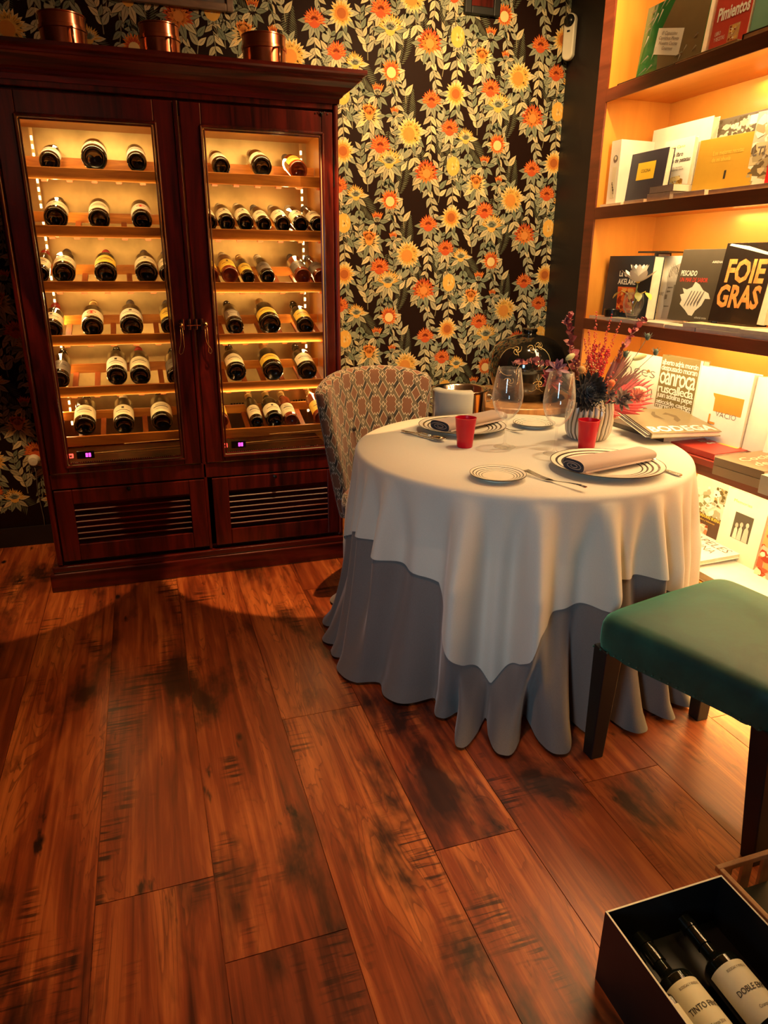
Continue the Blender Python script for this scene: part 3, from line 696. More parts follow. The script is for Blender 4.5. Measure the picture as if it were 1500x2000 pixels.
# plug with a thin cord low on the wall left of the cabinet
t = thing('wall_plug', 'small white plug with thin cord on the dark wallpaper left of the cabinet', 'plug', (-.583, BY-.002, .445))
q = MB(); q.lathe([(.001, .04), (.020, .038), (.026, .028), (.028, 0)], 20, M=Matrix.Rotation(PI/2, 4, 'X')); q.build('plug_body', 'white_plastic', t, smooth=True)
q = MB(); q.tube([(0, -.03, -.02), (.004, -.03, -.06), (-.004, -.02, -.16), (.002, -.01, -.30), (0, -.01, -.44)], .0025, 6); q.build('cord', 'label_grey', t, smooth=True, angle=180)

# ================================================================ BOOKCASE
BX, BXB, BYE, BY0 = 1.90, 2.222, 2.835, .75
SZ = [2.058, 1.612, 1.153, .700, .250]        # shelf tops
bk = thing('bookcase', 'lit orange wood bookcase with dark red shelf edges along the right wall', 'bookcase', (2.06, 1.8, 0))
bo = Vector((2.06, 1.8, 0))
def bb(name, q, mats, parent=None, **k):
    q.v = [a-bo for a in q.v]; return q.build(name, mats, parent or bk, **k)
q = MB(); q.box(BX+.004, RX-.005, BYE, BYE+.055, 0, CZ-.03); sd = bb('side_panel', q, 'case_orange')
q = MB(); q.box(BX-.004, BX+.0035, BYE-.004, BYE+.066, 0, CZ-.03); bb('edge_trim', q, 'case_edge', sd)
q = MB(); q.box(BX+.004, RX-.005, BYE+.0555, BYE+.066, 0, CZ-.03); bb('outer_face', q, 'black_wood', sd)
q = MB(); q.box(BX+.004, RX-.005, BY0-.10, BY0, 0, CZ-.03); sd2 = bb('side_panel', q, 'case_orange')
q = MB(); q.box(BX-.002, BX+.0035, BY0-.10, BY0+.004, 0, CZ-.03); bb('edge_trim', q, 'case_edge', sd2)
q = MB(); q.box(BXB, BXB+.012, BY0+.0005, BYE-.0005, .02, CZ-.03); bb('back_panel', q, 'case_orange')
q = MB(); q.box(BX+.004, RX-.03, BY0+.0005, BYE-.0005, CZ-.06, CZ-.03); bb('top_board', q, 'case_orange')
led_on = [13, 15, 13, 10, 10]
for z, pw in zip(SZ, led_on):
    q = MB(); q.box(BX+.004, BXB-.0005, BY0+.0005, BYE-.0005, z-.028, z); s_ = bb('shelf', q, 'case_orange')
    q = MB(); q.box(BX-.004, BX+.0035, BY0, BYE-.0045, z-.046, z+.001); bb('edge_trim', q, 'case_edge', s_, bevel=.001)
q = MB(); q.box(BX+.02, BX+.04, BY0+.0005, BYE-.0005, 0, .075); bb('plinth', q, 'case_edge')
tops = [CZ-.065]+[z-.0285 for z in SZ[:-1]]
for z, pw in zip(tops, led_on):
    q = MB(); q.box(BX+.006, BX+.013, BY0+.02, 2.62, z-.005, z); bb('led_strip', q, 'led')
    area('shelf_light', (BX+.024, 1.72, z-.008), (BX+.125, 1.72, z-.30), 1.9, .012, pw, (1, .68, .30))
    area('shelf_light_back', (BXB-.03, 1.60, z-.008), (BXB-.08, 1.60, z-.30), 1.5, .012, pw*.30, (1, .62, .22))
area('shelf_light_low', (BX+.04, 1.7, SZ[4]-.055), (BX-.12, 1.7, 0), 1.9, .015, 15, (1, .55, .12))

# ================================================================ BOOKS
_cm = {}
def cmat(col, rough=.4, coat=0):
    k = (tuple(round(c, 3) for c in col), rough, coat)
    if k not in _cm: nm = 'tone_%d' % len(_cm); plain(nm, col, rough, .06, 12, coat=coat); _cm[k] = nm
    return _cm[k]
def frame(origin, right, up):
    r = Vector(right).normalized(); u = Vector(up); u = (u-r*u.dot(r)).normalized(); n = u.cross(r)
    M = Matrix((r, n, u)).transposed().to_4x4(); return Matrix.Translation(Vector(origin)) @ M
def book(label, origin, right, up, w, h, t, col, group=None, pages='paper', rough=.4, coat=0, name='book', spine=None, hard=True):
    """origin: lower left corner of the front cover as read; thickness runs away from the reader"""
    M = frame(origin, right, up)
    b = bpy.data.objects.new(name, None); COL.objects.link(b); b.matrix_world = M; b.empty_display_size = .03; tag(b, label, 'book', group)
    cm = cmat(col, rough, coat); c = .0025 if hard else .0008; g = .004 if hard else 0
    q = MB(); q.box(0, w, 0, c, 0, h); q.box(0, w, t-c, t, 0, h); q.build('cover', cm, b, bevel=.0006)
    q = MB(); q.box(-.0004, c, c*.9, t-c*.9, 0, h); q.build('spine', cmat(spine, rough) if spine else cm, b)
    q = MB(); q.box(c, w-g, c*1.02, t-c*1.02, g, h-g); q.build('pages', pages, b)
    return b
def patch(b, pts, col, y=-.0006, name='cover_print', rough=.45):
    q = MB(); q.poly([(x, y, z) for x, z in pts][::-1]); return q.build(name, cmat(col, rough), b)
def rect(b, x, z, w, h, col, **k): return patch(b, [(x, z), (x+w, z), (x+w, z+h), (x, z+h)][::-1] if False else [(x, z+h), (x+w, z+h), (x+w, z), (x, z)], col, **k)
def pic(b, x, z, w, h, n, cols, y=-.0009, seed=1, name='cover_picture', size=.5):
    """an irregular patchwork print: many small polygons with their own colours in one mesh"""
    rr = random.Random(seed); q = MB()
    for i in range(n):
        cx, cz = x+rr.random()*w, z+rr.random()*h; r = size*rr.uniform(.1, .35)*min(w, h); k = rr.randint(5, 8); a0 = rr.random()*6
        pts = []
        for j in range(k):
            a = a0+2*PI*j/k; rad = r*rr.uniform(.5, 1.1); pts.append((min(x+w, max(x, cx+rad*math.cos(a)*1.4)), y-.00001*i, min(z+h, max(z, cz+rad*math.sin(a)))))
        q.add(pts, [list(range(k))], 0, rr.choice(cols))
    return q.build(name, 'pattern', b)
UP, RT = (0, 0, 1), (0, -1, 0)
def lean(deg): return (math.sin(math.radians(deg)), 0, math.cos(math.radians(deg)))
CRM, WHT = (.80, .74, .58), (.86, .83, .74)
z1, z2, z3, z4, z5 = [z+.001 for z in SZ]
# --- top shelf
b = book('green foil wrapped book with a white script label on the top shelf', (1.965, 2.745, z1+.012), RT, lean(6), .36, .255, .05, (.015, .16, .035), 'books facing out on the top shelf', rough=.12, coat=.8)
patch(b, [(.13, .0), (.36, .0), (.36, .255), (.17, .255), (.10, .14)], (.19, .13, .06), rough=.15)
patch(b, [(.092, .165), (.245, .127), (.240, .040), (.086, .078)], WHT, y=-.0010, name='paper_label')
text('El Capuccino\nCaprichos Monte\nNuestra Cocina\nGourmet', (.105, .090, .12, .062), 'label_grey', b, y=-.0014, shear=.35, align='CENTER', skew=-.25)
q = MB(); rr = random.Random(5)
for i in range(26):
    x, z = rr.uniform(.01, .34), rr.uniform(.01, .24)
    if .09 < x < .29 and .065 < z < .205: continue
    a = rr.uniform(.2, 1.2); L = rr.uniform(.02, .05); q.add([(x, -.0008, z), (x+L*math.cos(a), -.004, z+L*math.sin(a)), (x+L*math.cos(a)+.004, -.0008, z+L*math.sin(a)-.003)], [(0, 1, 2)])
q.build('foil_creases', cmat((.75, .72, .6), .2), b)
b = book('red book with white bold title, between the green and the teal book', (1.985, 2.372, z1+.012), RT, lean(5), .17, .235, .03, (.52, .05, .03), 'books facing out on the top shelf', rough=.3)
text('Pimientos', (.018, .105, .145, .042), 'label_white', b, bold=.03, name='title'); text('LIBRO\nY RECETAS', (.02, .045, .05, .03), 'label_white', b, name='subtitle')
rect(b, .085, .03, .05, .05, (.55, .30, .12)); pic(b, .088, .033, .044, .044, 30, [(.7, .4, .1), (.3, .05, .02), (.8, .7, .5)], seed=3); text('La cocina del', (.10, .165, .055, .012), 'label_white', b, name='author_line')
b = book('plain teal book at the right end of the top shelf', (1.99, 2.195, z1+.012), RT, lean(5), .26, .30, .03, (.16, .34, .25), 'books facing out on the top shelf')
q = MB(); q.box(0, 0, 0, 0, 0, 0)
b = book('thin greenish book lying flat at the front of the top shelf', (1.91, 2.45, z1+.012), RT, (1, 0, 0), .30, .04, .012, (.26, .25, .15)); b.location.z = z1+.0125
b = book('thin dark book lying flat under the foil wrapped book', (1.915, 2.79, z1+.0115), RT, (1, 0, 0), .33, .22, .011, (.06, .05, .035))
b = book('black flat book at the right front of the top shelf', (1.91, 2.13, z1+.020), RT, (1, 0, 0), .28, .08, .019, (.02, .02, .018))
# --- second shelf
b = book('white book with a round hole in its spine at the left end, second shelf', (1.940, 2.752, z2), (1, .05, 0), UP, .20, .255, .062, (.78, .74, .64), 'standing books on the second shelf')
q = MB(); q.lathe([(.001, 0), (.014, 0)], 20, M=at((-.001, .027, .185), (-90, 'Y'))); q.lathe([(.001, .0005), (.007, .0005)], 16, 1, M=at((-.001, .027, .188), (-90, 'Y'))); q.build('spine_hole', ['label_grey', 'label_cream'], b)
q = MB(); q.box(-.0012, -.0006, .014, .040, .035, .155); q.build('spine_print', 'label_cream', b); q = MB(); [q.box(-.002, -.0014, .020+.004*i, .023+.004*i, .05+.012*i, .07+.009*i) for i in range(4)]; q.build('spine_lettering', 'ink', b)
b = book('tall blank white book standing behind the navy book', (2.10, 2.90-.12, z2), RT, lean(2), .345, .30, .03, (.82, .78, .66), 'standing books on the second shelf')
b = book('navy blue book with a small yellow label on the second shelf', (1.985, 2.79, z2+.012), RT, lean(5), .262, .19, .03, (.022, .020, .040), 'standing books on the second shelf', rough=.5)
rect(b, .088, .085, .110, .065, (.82, .52, .03), name='paper_label'); text('COCINA', (.113, .112, .06, .012), 'ink', b, y=-.0011)
b = book('white book with italic black title and a photo of a tortilla', (2.06, 2.645, z2+.012), RT, lean(3), .17, .225, .02, WHT, 'standing books on the second shelf')
text('Jesús Cano', (.022, .188, .10, .014), 'label_yellow', b, shear=.2, name='author_line'); text('El gran libro\ntortilla de patatas', (.014, .135, .15, .042), 'ink', b, bold=.015, shear=.2); text('Las mejores recetas\npor los mejores chefs', (.014, .108, .12, .018), 'label_grey', b, name='subtitle')
pic(b, .01, .015, .13, .075, 60, [(.62, .36, .06), (.75, .52, .14), (.35, .17, .03), (.82, .66, .3)], seed=8)
b = book('dark photo book standing behind the ochre book', (2.13, 2.50, z2+.012), RT, lean(2), .30, .275, .02, (.10, .08, .05), 'standing books on the second shelf')
pic(b, .02, .19, .26, .08, 90, [(.5, .45, .35), (.1, .08, .05), (.7, .66, .5)], seed=18); rect(b, .22, .235, .045, .03, WHT, y=-.002)
b = book('ochre yellow book with pale lettering and one small dark figure', (1.975, 2.345, z2+.012), (.10, -.99, 0), lean(5), .255, .185, .055, (.60, .33, .035), 'standing books on the second shelf', spine=(.85, .8, .66))
text('Los mejores recetas\nde mi abuela', (.07, .105, .13, .036), 'label_yellow', b, name='title', bold=.005); text('1', (.135, .045, .009, .028), 'ink', b, name='numeral', bold=.05)
b = book('silver foil wrapped book near the right end of the second shelf', (2.0, 2.118, z2+.012), (.1, -1, 0), lean(4), .11, .24, .03, (.62, .56, .44), 'standing books on the second shelf', rough=.2, coat=.6)
pic(b, .004, .0, .10, .235, 70, [(.85, .82, .7), (.40, .32, .18), (.15, .11, .06), (.6, .5, .3)], seed=22, size=.8); text('LTI G', (.012, .105, .085, .028), 'label_grey', b, y=-.0022, bold=.02)
b = book('bright red book at the right edge of the second shelf', (1.985, 2.015, z2+.003), (.15, -1, 0), lean(3), .20, .26, .03, (.55, .012, .02), 'standing books on the second shelf')
for i, (y, w_, d_, t_, c_, z_, lab) in enumerate(((2.82, .145, .10, .011, (.72, .52, .33), 0, 'thin tan book lying flat in front of the navy book'), (2.655, .125, .10, .014, (.66, .46, .27), 0, 'tan book lying flat below the navy book corner'),
        (2.51, .13, .11, .028, (.80, .66, .38), 0, 'thick cream book lying under the small dark book'), (2.50, .135, .10, .024, (.07, .035, .025), .0285, 'small dark book lying on the cream book, second shelf'),
        (2.36, .16, .11, .020, (.80, .74, .56), 0, 'cream book lying flat below the ochre book'), (2.18, .26, .12, .016, (.76, .62, .36), 0, 'wide tan book lying flat below the silver foil book'))):
    b = book(lab, (1.912, y, z2+z_+t_), RT, (1, .02*i, 0), w_, d_, t_, c_, 'flat books on the second shelf front', hard=False)
    if 'dark' in lab: rect(b, .085, .01, .03, .04, (.6, .35, .2))
# --- third shelf
b = book('dark navy book with white title behind the lotus vase, third shelf', (1.965, 2.80, z3+.014), RT, lean(3), .30, .25, .05, (.014, .022, .034), 'standing books on the third shelf', spine=(.02, .018, .02))
text('La Cocina\nAKELARE', (.085, .135, .12, .055), 'label_white', b, bold=.02); patch(b, [(.09, .125), (.215, .125), (.205, .02), (.10, .03)], (.72, .12, .02)); pic(b, .10, .02, .11, .10, 40, [(.75, .15, .03), (.8, .4, .1), (.3, .03, .01)], seed=4, y=-.0014)
me = text('SUBIJANA | AKELARE', (-.19, .014, .16, .022), 'gold_foil', b, name='spine_lettering'); me.matrix_local = Matrix.Translation((0, .012, 0)) @ Matrix.Rotation(-PI/2, 4, 'Z') @ Matrix.Rotation(PI/2, 4, 'Y') @ Matrix.Identity(4)
me.matrix_local = Matrix(((0, 1, 0, -.0012), (0, 0, 1, .014), (-1, 0, 0, .02), (0, 0, 0, 1)))
b = book('dark open backed book edge standing between the navy and white books', (2.04, 2.585, z3+.0), (.35, -.94, 0), UP, .018, .275, .10, (.03, .022, .016), 'standing books on the third shelf')
q = MB(); q.box(-.07, .07, -.012, .10, .2755, .282); q.build('top_edge', 'book_black', b)
b = book('white book with a grey portrait photo of tousled hair, third shelf', (2.085, 2.650, z3+.002), RT, lean(2), .24, .262, .02, (.84, .80, .70), 'standing books on the third shelf')
text('GAGNAIRE', (.02, .105, .075, .014), 'label_grey', b)
patch(b, [(.10, .012), (.105, .06), (.098, .10), (.106, .14), (.10, .18), (.115, .215), (.17, .235), (.235, .22), (.235, .012)], (.46, .42, .36), name='portrait_print')
q = MB(); rr = random.Random(12)
for i in range(46):
    x, z = rr.uniform(.11, .20), rr.uniform(.175, .215); L = rr.uniform(.02, .04); a = rr.uniform(1.2, 2.6); q.add([(x, -.001-.00001*i, z), (x+.004, -.001-.00001*i, z), (x+L*math.cos(a), -.001-.00001*i, min(.242, z+L*math.sin(a)))], [(0, 1, 2)], 0, rr.choice([(.25, .21, .17), (.6, .56, .48), (.12, .10, .08)]))
for (x, z, w_, h_) in ((.115, .135, .03, .006), (.112, .118, .022, .008), (.108, .06, .03, .006), (.105, .09, .014, .02), (.15, .03, .05, .12)): q.add([(x, -.0016, z), (x+w_, -.0016, z+.003), (x+w_, -.0016, z+h_), (x, -.0016, z+h_)], [(0, 1, 2, 3)], 0, (.20, .17, .13))
q.build('portrait_lines', 'pattern', b); q = MB(); [q.lathe([(.0005, 0), (.005, 0)], 12, M=at((.04+.022*i, -.001, .035), (90, 'X'))) for i in (0, 1)]; q.build('dots', 'ink', b)
b = book('dark brown book with white title and a pale fish cutout', (1.985, 2.390, z3+.026), (.02, -1, 0), lean(8), .235, .262, .028, (.070, .055, .038), 'standing books on the third shelf')
text('PESCADO', (.018, .165, .085, .020), 'label_white', b, bold=.02); text('UN MAR DE SABOR', (.020, .143, .145, .016), 'red_ink', b, name='subtitle'); text('AIRENA', (.165, .212, .05, .008), 'label_white', b, name='author_line'); text('editorial cocina', (.145, .012, .06, .008), 'label_white', b, name='publisher_line')
patch(b, [(.04, .095), (.055, .075), (.05, .06), (.085, .04), (.11, .022), (.13, .02), (.14, .04), (.165, .06), (.175, .085), (.20, .085), (.185, .105), (.155, .115), (.13, .135), (.105, .145), (.095, .125), (.07, .115), (.045, .12), (.06, .10)][::-1], (.74, .70, .58), name='fish_print')
q = MB(); [q.add([(.075+i*.016, -.0012, .055+.004*i), (.078+i*.016, -.0012, .053), (.10+i*.016, -.0012, .11), (.097+i*.016, -.0012, .112)], [(0, 1, 2, 3)]) for i in range(5)]; q.build('fish_lines', 'label_grey', b)
b = book('black book with large orange brush lettered title, third shelf', (1.975, 2.158, z3+.036), (.05, -1, 0), lean(8), .215, .270, .05, (.020, .015, .012), 'standing books on the third shelf', rough=.18, coat=.6, spine=(.7, .64, .5))
text('FOIE', (.030, .135, .165, .082), 'orange_letter' if 'orange_letter' in MATS else (plain('orange_letter', (.85, .30, .07), .5, .35, 40) or 'orange_letter'), b, bold=.035); text('GRAS', (.015, .050, .185, .080), 'orange_letter', b, bold=.035)
patch(b, [(.012, .262), (.10, .246), (.205, .225), (.205, .233), (.10, .258), (.02, .268)], (.86, .82, .7), name='painted_glint', rough=.2)  # pale strip painted on as a glint across the glossy cover
b = book('pale open book at the right end of the third shelf', (2.02, 1.975, z3+.036), (.25, -1, 0), lean(5), .22, .285, .04, (.80, .68, .42), 'standing books on the third shelf')
for i, (x, y, w_, d_, t_, c_, z_, lab) in enumerate(((1.912, 2.815, .135, .12, .013, (.48, .25, .14), 0, 'brown book lying flat at the left end of the third shelf'), (1.905, 2.675, .36, .13, .014, (.72, .68, .56), 0, 'long grey white book lying flat under the lotus vase'),
        (1.903, 2.30, .16, .12, .013, (.68, .60, .44), 0, 'pale book lying flat before the brown fish book'), (1.903, 2.20, .27, .13, .015, (.76, .60, .34), .0135, 'cream book lying uppermost before the orange lettered book'),
        (1.903, 2.13, .40, .15, .013, (.70, .62, .46), 0, 'lowest cream book at the right front of the third shelf'), (1.903, 1.925, .22, .15, .013, (.74, .66, .48), .0135, 'cream book on the pile at the right of the third shelf'), )):
    book(lab, (x, y, z3+z_+t_), (.02, -1, 0), (1, 0, 0), w_, d_, t_, c_, 'flat books on the third shelf front', hard=False)
# --- fourth shelf
b = book('white book with thin grey letters and gold accents, behind the bouquet', (2.035, 2.71, z4), RT, lean(3), .255, .315, .03, (.82, .79, .68), 'standing books on the fourth shelf')
for i, s_ in enumerate(('inces', 'som', 'rre')): text(s_, (.235-.05*len(s_)+(0 if i else .01), .225-.085*i, .045*len(s_), .040), 'label_grey', b, name='title', bold=-.018)
q = MB(); q.lathe([(.001, 0), (.012, 0)], 14, M=at((.175, -.0012, .245), (90, 'X')), a1=PI); q.lathe([(.001, 0), (.010, 0)], 14, M=at((.20, -.0012, .085), (90, 'X')), a1=PI); q.build('gold_accents', 'gold_foil', b)
q = MB(); q.box(.10, .20, -.0012, -.0008, .038, .0388); q.build('rule', 'ink', b)
b = book('book covered in overlapping white names on olive brown, fourth shelf', (2.03, 2.455, z4), (.02, -1, 0), lean(2.5), .232, .330, .035, (.20, .15, .055), 'standing books on the fourth shelf')
NM = [('alberto adria morcin', .292, .022), ('despusado moran', .262, .030), ('oanroca', .212, .050), ('ruscalleda', .178, .036), ('juan adelina pepe', .150, .030), ('aticcide carlos', .132, .018), ('maren vandelle', .113, .024), ('alizol', .052, .022), ('andoni luis perez', .030, .024), ('pepitrom santi', .008, .020)]
for i, (s_, z, h_) in enumerate(NM): text(s_, (.006, z, .205, h_), 'label_white', b, name='printed_names', y=-.0008-.00002*i, bold=.01, spacing=.85)
rect(b, 0, .075, .218, .038, (.84, .80, .66), y=-.0016, name='paper_band'); text('lo mejor de cada casa...', (.10, .088, .105, .011), 'ink', b, y=-.002, name='band_lettering')
q = MB(); q.box(.2185, .232, -.0015, -.0005, 0, .33); q.build('fore_edge_band', 'paper', b)
b = book('large white book with an orange block and the word for empty', (2.03, 2.225, z4+.045), (.02, -1, 0), lean(3), .255, .270, .04, (.88, .85, .77), 'standing books on the fourth shelf')
patch(b, [(.085, .178), (.235, .178), (.235, .112), (.10, .112), (.098, .16), (.088, .170)][::-1], (.72, .28, .04)); text('VACIO', (.115, .095, .10, .020), 'label_grey', b, bold=-.01)
q = MB(); q.box(.085, .093, -.0012, -.0008, .062, .098); q.box(.085, .120, -.0012, -.0008, .062, .070); q.build('orange_corner', cmat((.72, .28, .04)), b)
b = book('white book right of the orange block cover, fourth shelf', (2.045, 1.965, z4+.045), (.05, -1, 0), lean(4), .16, .265, .04, (.85, .82, .72), 'standing books on the fourth shelf')
b = book('tilted white book at the right edge of the fourth shelf', (2.03, 1.86, z4+.045), (.15, -1, .0), lean(10), .25, .24, .03, (.86, .83, .74), 'standing books on the fourth shelf')
text('Co', (.02, .02, .08, .05), 'label_grey', b, bold=-.01)
b = book('large olive brown book with white brush title, open a little above the table edge', (1.742, 2.092, .795), (.98, -.155, 0), (.08, .25, .036), .283, .268, .020, (.22, .17, .085), 'big books sticking out of the fourth shelf', rough=.3)
text('BODEGA', (.012, .014, .262, .058), 'label_white', b, bold=.03)
for pts in ([(.10, .17), (.13, .14), (.12, .20), (.135, .23), (.125, .235), (.105, .205)], [(.165, .11), (.19, .13), (.20, .18), (.175, .22), (.15, .20), (.17, .19), (.18, .16), (.165, .14)]): patch(b, pts, (.13, .09, .04), name='cover_dark_print')  # flat darker shapes on the olive cover
for i in range(4):
    q = MB(); q.box(-.006-.004*i, .20, .0035+i*.004, .0055+i*.004, .01, .258); q.build('page', 'paper' if i % 2 else 'label_grey', b)
for (o_, r_, u_, w_, h_, t_, c_, lab) in (((1.825, 2.125, .768), (1, .05, 0), (.03, 1, 0), .24, .33, .030, (.10, .07, .05), 'dark book lying directly under the olive brown book'),
        ((1.822, 2.105, .737), (1, .02, 0), (.01, 1, 0), .26, .34, .034, (.62, .36, .26), 'pinkish book at the bottom of the pile beside the table'),
        ((1.885, 1.925, .748), (1, .08, 0), (.06, 1, 0), .28, .22, .022, (.58, .055, .035), 'red book lying on the fourth shelf with white title'),
        ((1.868, 1.885, .7245), (1, .06, 0), (.05, 1, 0), .26, .30, .0225, (.34, .05, .03), 'dark red book lying under the red book'),
        ((1.838, 1.660, .762), (1, .10, 0), (.02, 1, 0), .30, .195, .028, (.30, .20, .10), 'brown book with cream lettering lying at the right, upper'),
        ((1.836, 1.658, .7335), (1, .10, 0), (.02, 1, 0), .30, .195, .031, (.36, .25, .13), 'brown book lying under the brown lettered book'),
        ((1.80, 1.50, .765), (1, .05, 0), (.02, 1, 0), .22, .13, .060, (.76, .66, .42), 'thick cream book lying at the right edge of the fourth shelf')):
    b = book(lab, o_, r_, u_, w_, h_, t_, c_, 'big books sticking out of the fourth shelf', rough=.35)
    if lab.startswith('red'):
        rect(b, .14, .03, .10, .09, (.80, .48, .08)); text('El Celler\nde cocina', (.10, .12, .15, .06), 'label_white', b, bold=.02)
    if 'lettered' in lab or 'lettering' in lab: text('Cocina\nde Vino', (.04, .05, .20, .10), 'label_cream', b, shear=.3, bold=.01)
# --- bottom shelf
b = book('landscape photo book with yellow title on the bottom shelf', (2.135, 2.275, z5+.012), RT, lean(4), .19, .29, .03, (.60, .57, .48), 'standing books on the bottom shelf')
rect(b, 0, 0, .19, .145, (.075, .035, .015)); pic(b, 0, .14, .19, .12, 50, [(.55, .55, .48), (.3, .3, .2), (.75, .74, .66), (.2, .2, .1)], seed=31); pic(b, .01, .0, .11, .10, 60, [(.6, .2, .1), (.75, .5, .4), (.25, .06, .02), (.8, .7, .55)], seed=33)
text('ASADURAS BUENAS', (.05, .128, .13, .013), 'label_yellow', b, bold=.02); text('Cabra y Salazones', (.06, .112, .09, .009), 'label_yellow', b, name='subtitle'); pic(b, .12, .19, .06, .08, 25, [(.1, .08, .03), (.3, .25, .1)], seed=35, y=-.0016)
b = book('cream book with a small black and white photo of cooks, bottom shelf', (2.120, 2.085, z5+.033), RT, lean(5), .205, .270, .04, (.82, .77, .58), 'standing books on the bottom shelf')
rect(b, .062, .085, .090, .105, (.07, .06, .04), name='photo_print')
q = MB()
for i, (cx, w_, h_) in enumerate(((.082, .020, .050), (.104, .022, .058), (.132, .028, .064))):
    q.add([(cx-w_/2, -.0012-.0001*i, .086), (cx+w_/2, -.0012-.0001*i, .086), (cx+w_*.38, -.0012-.0001*i, .086+h_*.75), (cx, -.0012-.0001*i, .086+h_), (cx-w_*.38, -.0012-.0001*i, .086+h_*.75)], [(0, 1, 2, 3, 4)], 0, (.62-.08*i, .58-.08*i, .46-.06*i))
    q.add([(cx+.008*math.cos(a*PI/5), -.0016-.0001*i, .090+h_+.010*math.sin(a*PI/5)) for a in range(10)], [list(range(10))], 0, (.40+.06*i, .36+.05*i, .28+.04*i))
q.build('cook_figures', 'pattern', b)
text('Memorias', (.04, .225, .09, .012), 'label_yellow', b)
b = book('reddish food photo book at the right edge of the bottom shelf', (2.10, 1.855, z5+.033), RT, lean(6), .2, .27, .03, (.55, .30, .10), 'standing books on the bottom shelf')
pic(b, .0, .0, .2, .16, 70, [(.5, .10, .05), (.75, .4, .3), (.8, .7, .5), (.3, .05, .02)], seed=43)
b = book('white book with big thin capital title lying on the bottom shelf', (1.925, 2.28, .315), RT, (1, -.05, .03), .325, .235, .018, (.86, .85, .80), 'flat books on the bottom shelf')
text('PAPELES', (.085, .150, .215, .040), 'label_grey', b, bold=-.008); text('D COCINA', (.045, .095, .235, .038), 'label_grey', b, bold=-.008); q = MB(); q.lathe([(.0005, 0), (.009, 0)], 6, M=at((.20, -.001, .03), (90, 'X'))); q.build('mark', 'label_grey', b)
b = book('blank white book lying lowest on the bottom shelf', (1.915, 2.15, .286), RT, (1, 0, 0), .45, .27, .032, (.86, .85, .80), 'flat books on the bottom shelf')
b = book('white book lying at the right front of the bottom shelf', (1.905, 1.69, .30), RT, (1, 0, 0), .30, .25, .045, (.84, .82, .74), 'flat books on the bottom shelf')

# lotus in a glass bowl, and a dark tealight dish on the third shelf
def leafmesh(q, base, d, nrm, L, w, curl=.3, mat=0, col=(1, 1, 1), n=5, cup=.15, tip=1.0):
    d = Vector(d).normalized(); nrm = Vector(nrm); nrm = (nrm-d*nrm.dot(d)).normalized(); s = d.cross(nrm); vs = []
    for i in range(n+1):
        t = i/n; hw = w*math.sin(PI*min(1, (t*.92+.04))**tip); c = Vector(base)+d*L*t+nrm*L*curl*t*t
        vs += [c-s*hw+nrm*hw*cup, c-nrm*0, c+s*hw+nrm*hw*cup]
    q.add(vs, [(i*3+k, i*3+k+1, i*3+k+4, i*3+k+3) for i in range(n) for k in (0, 1)], mat, col)
g0 = (1.935, 2.545, z3+.0145)
t = thing('glass_bowl', 'clear glass bowl vase holding the white lotus on the third shelf', 'vase', g0)
q = MB(); q.lathe([(.001, .004), (.018, .004), (.022, .010), (.038, .040), (.042, .065), (.038, .092), (.032, .106), (.0308, .106), (.0365, .09), (.0405, .065), (.036, .042), (.02, .014), (.001, .012)], 32); q.build('bowl', 'glassware', t, smooth=True, angle=80)
q = MB(); q.lathe([(.001, .0125), (.019, .0145), (.0345, .042), (.001, .042)], 24); q.build('water', 'glassware', t, smooth=True, angle=30)
t = thing('lotus_flower', 'white artificial lotus bloom standing in the glass bowl', 'flower', (g0[0], g0[1], g0[2]+.02))
q = MB(); q.tube([(0, 0, 0), (.002, -.002, .06), (.0, -.012, .125)], .0028, 8); q.build('stem', cmat((.22, .26, .08)), t, smooth=True, angle=180)
for ring_, n_, el, L_ in ((0, 7, 20, .075), (1, 7, 48, .070), (2, 5, 72, .060)):
    for i in range(n_):
        a = 2*PI*(i+.5*ring_)/n_; e = math.radians(el); d = Vector((math.cos(a)*math.cos(e), math.sin(a)*math.cos(e), math.sin(e))); nn = Vector((-math.cos(a)*math.sin(e), -math.sin(a)*math.sin(e), math.cos(e)))
        q = MB(); leafmesh(q, Vector((0, -.012, .125))+d*.006, d, nn, L_, .017, .28, cup=.35, n=7); q.build('petal', 'label_white', t, smooth=True, angle=180)
q = MB(); q.lathe([(.001, .122), (.008, .125), (.011, .135), (.001, .138)], 14, M=Matrix.Translation((0, -.012, 0))); q.build('heart', 'label_yellow', t, smooth=True)
for dx, dy, c_ in ((-.03, .05, (.6, .5, .15)), (.01, -.055, (.75, .58, .12)), (-.01, -.03, (.3, .32, .08))):
    q = MB(); q.tube([(0, 0, .02), (dx*.5, dy*.5, .08), (dx, dy, .092)], .0018, 6); leafmesh(q, (dx, dy, .088), (dx, dy, -.02), (0, 0, 1), .04, .016, -.4, n=5); q.build('leaf', cmat(c_), t, smooth=True, angle=180)
p = W(1262, 616, 'z', z3+.0145); t = thing('tealight_dish', 'small round black tealight dish beside the lotus bowl', 'dish', (1.955, p.y-.02, z3+.0145))
q = MB(); q.lathe([(.001, 0), (.032, 0), (.036, .004), (.037, .030), (.035, .032), (.034, .006), (.001, .006)], 30); q.build('dish', 'book_black', t, smooth=True, angle=40)
q = MB(); q.lathe([(.001, .028), (.033, .028), (.033, .0065), (.001, .0065)], 24); q.build('wax', 'label_cream', t); q = MB(); q.tube([(0, 0, .028), (0, 0, .036)], .0008, 6); q.build('wick', 'ink', t)

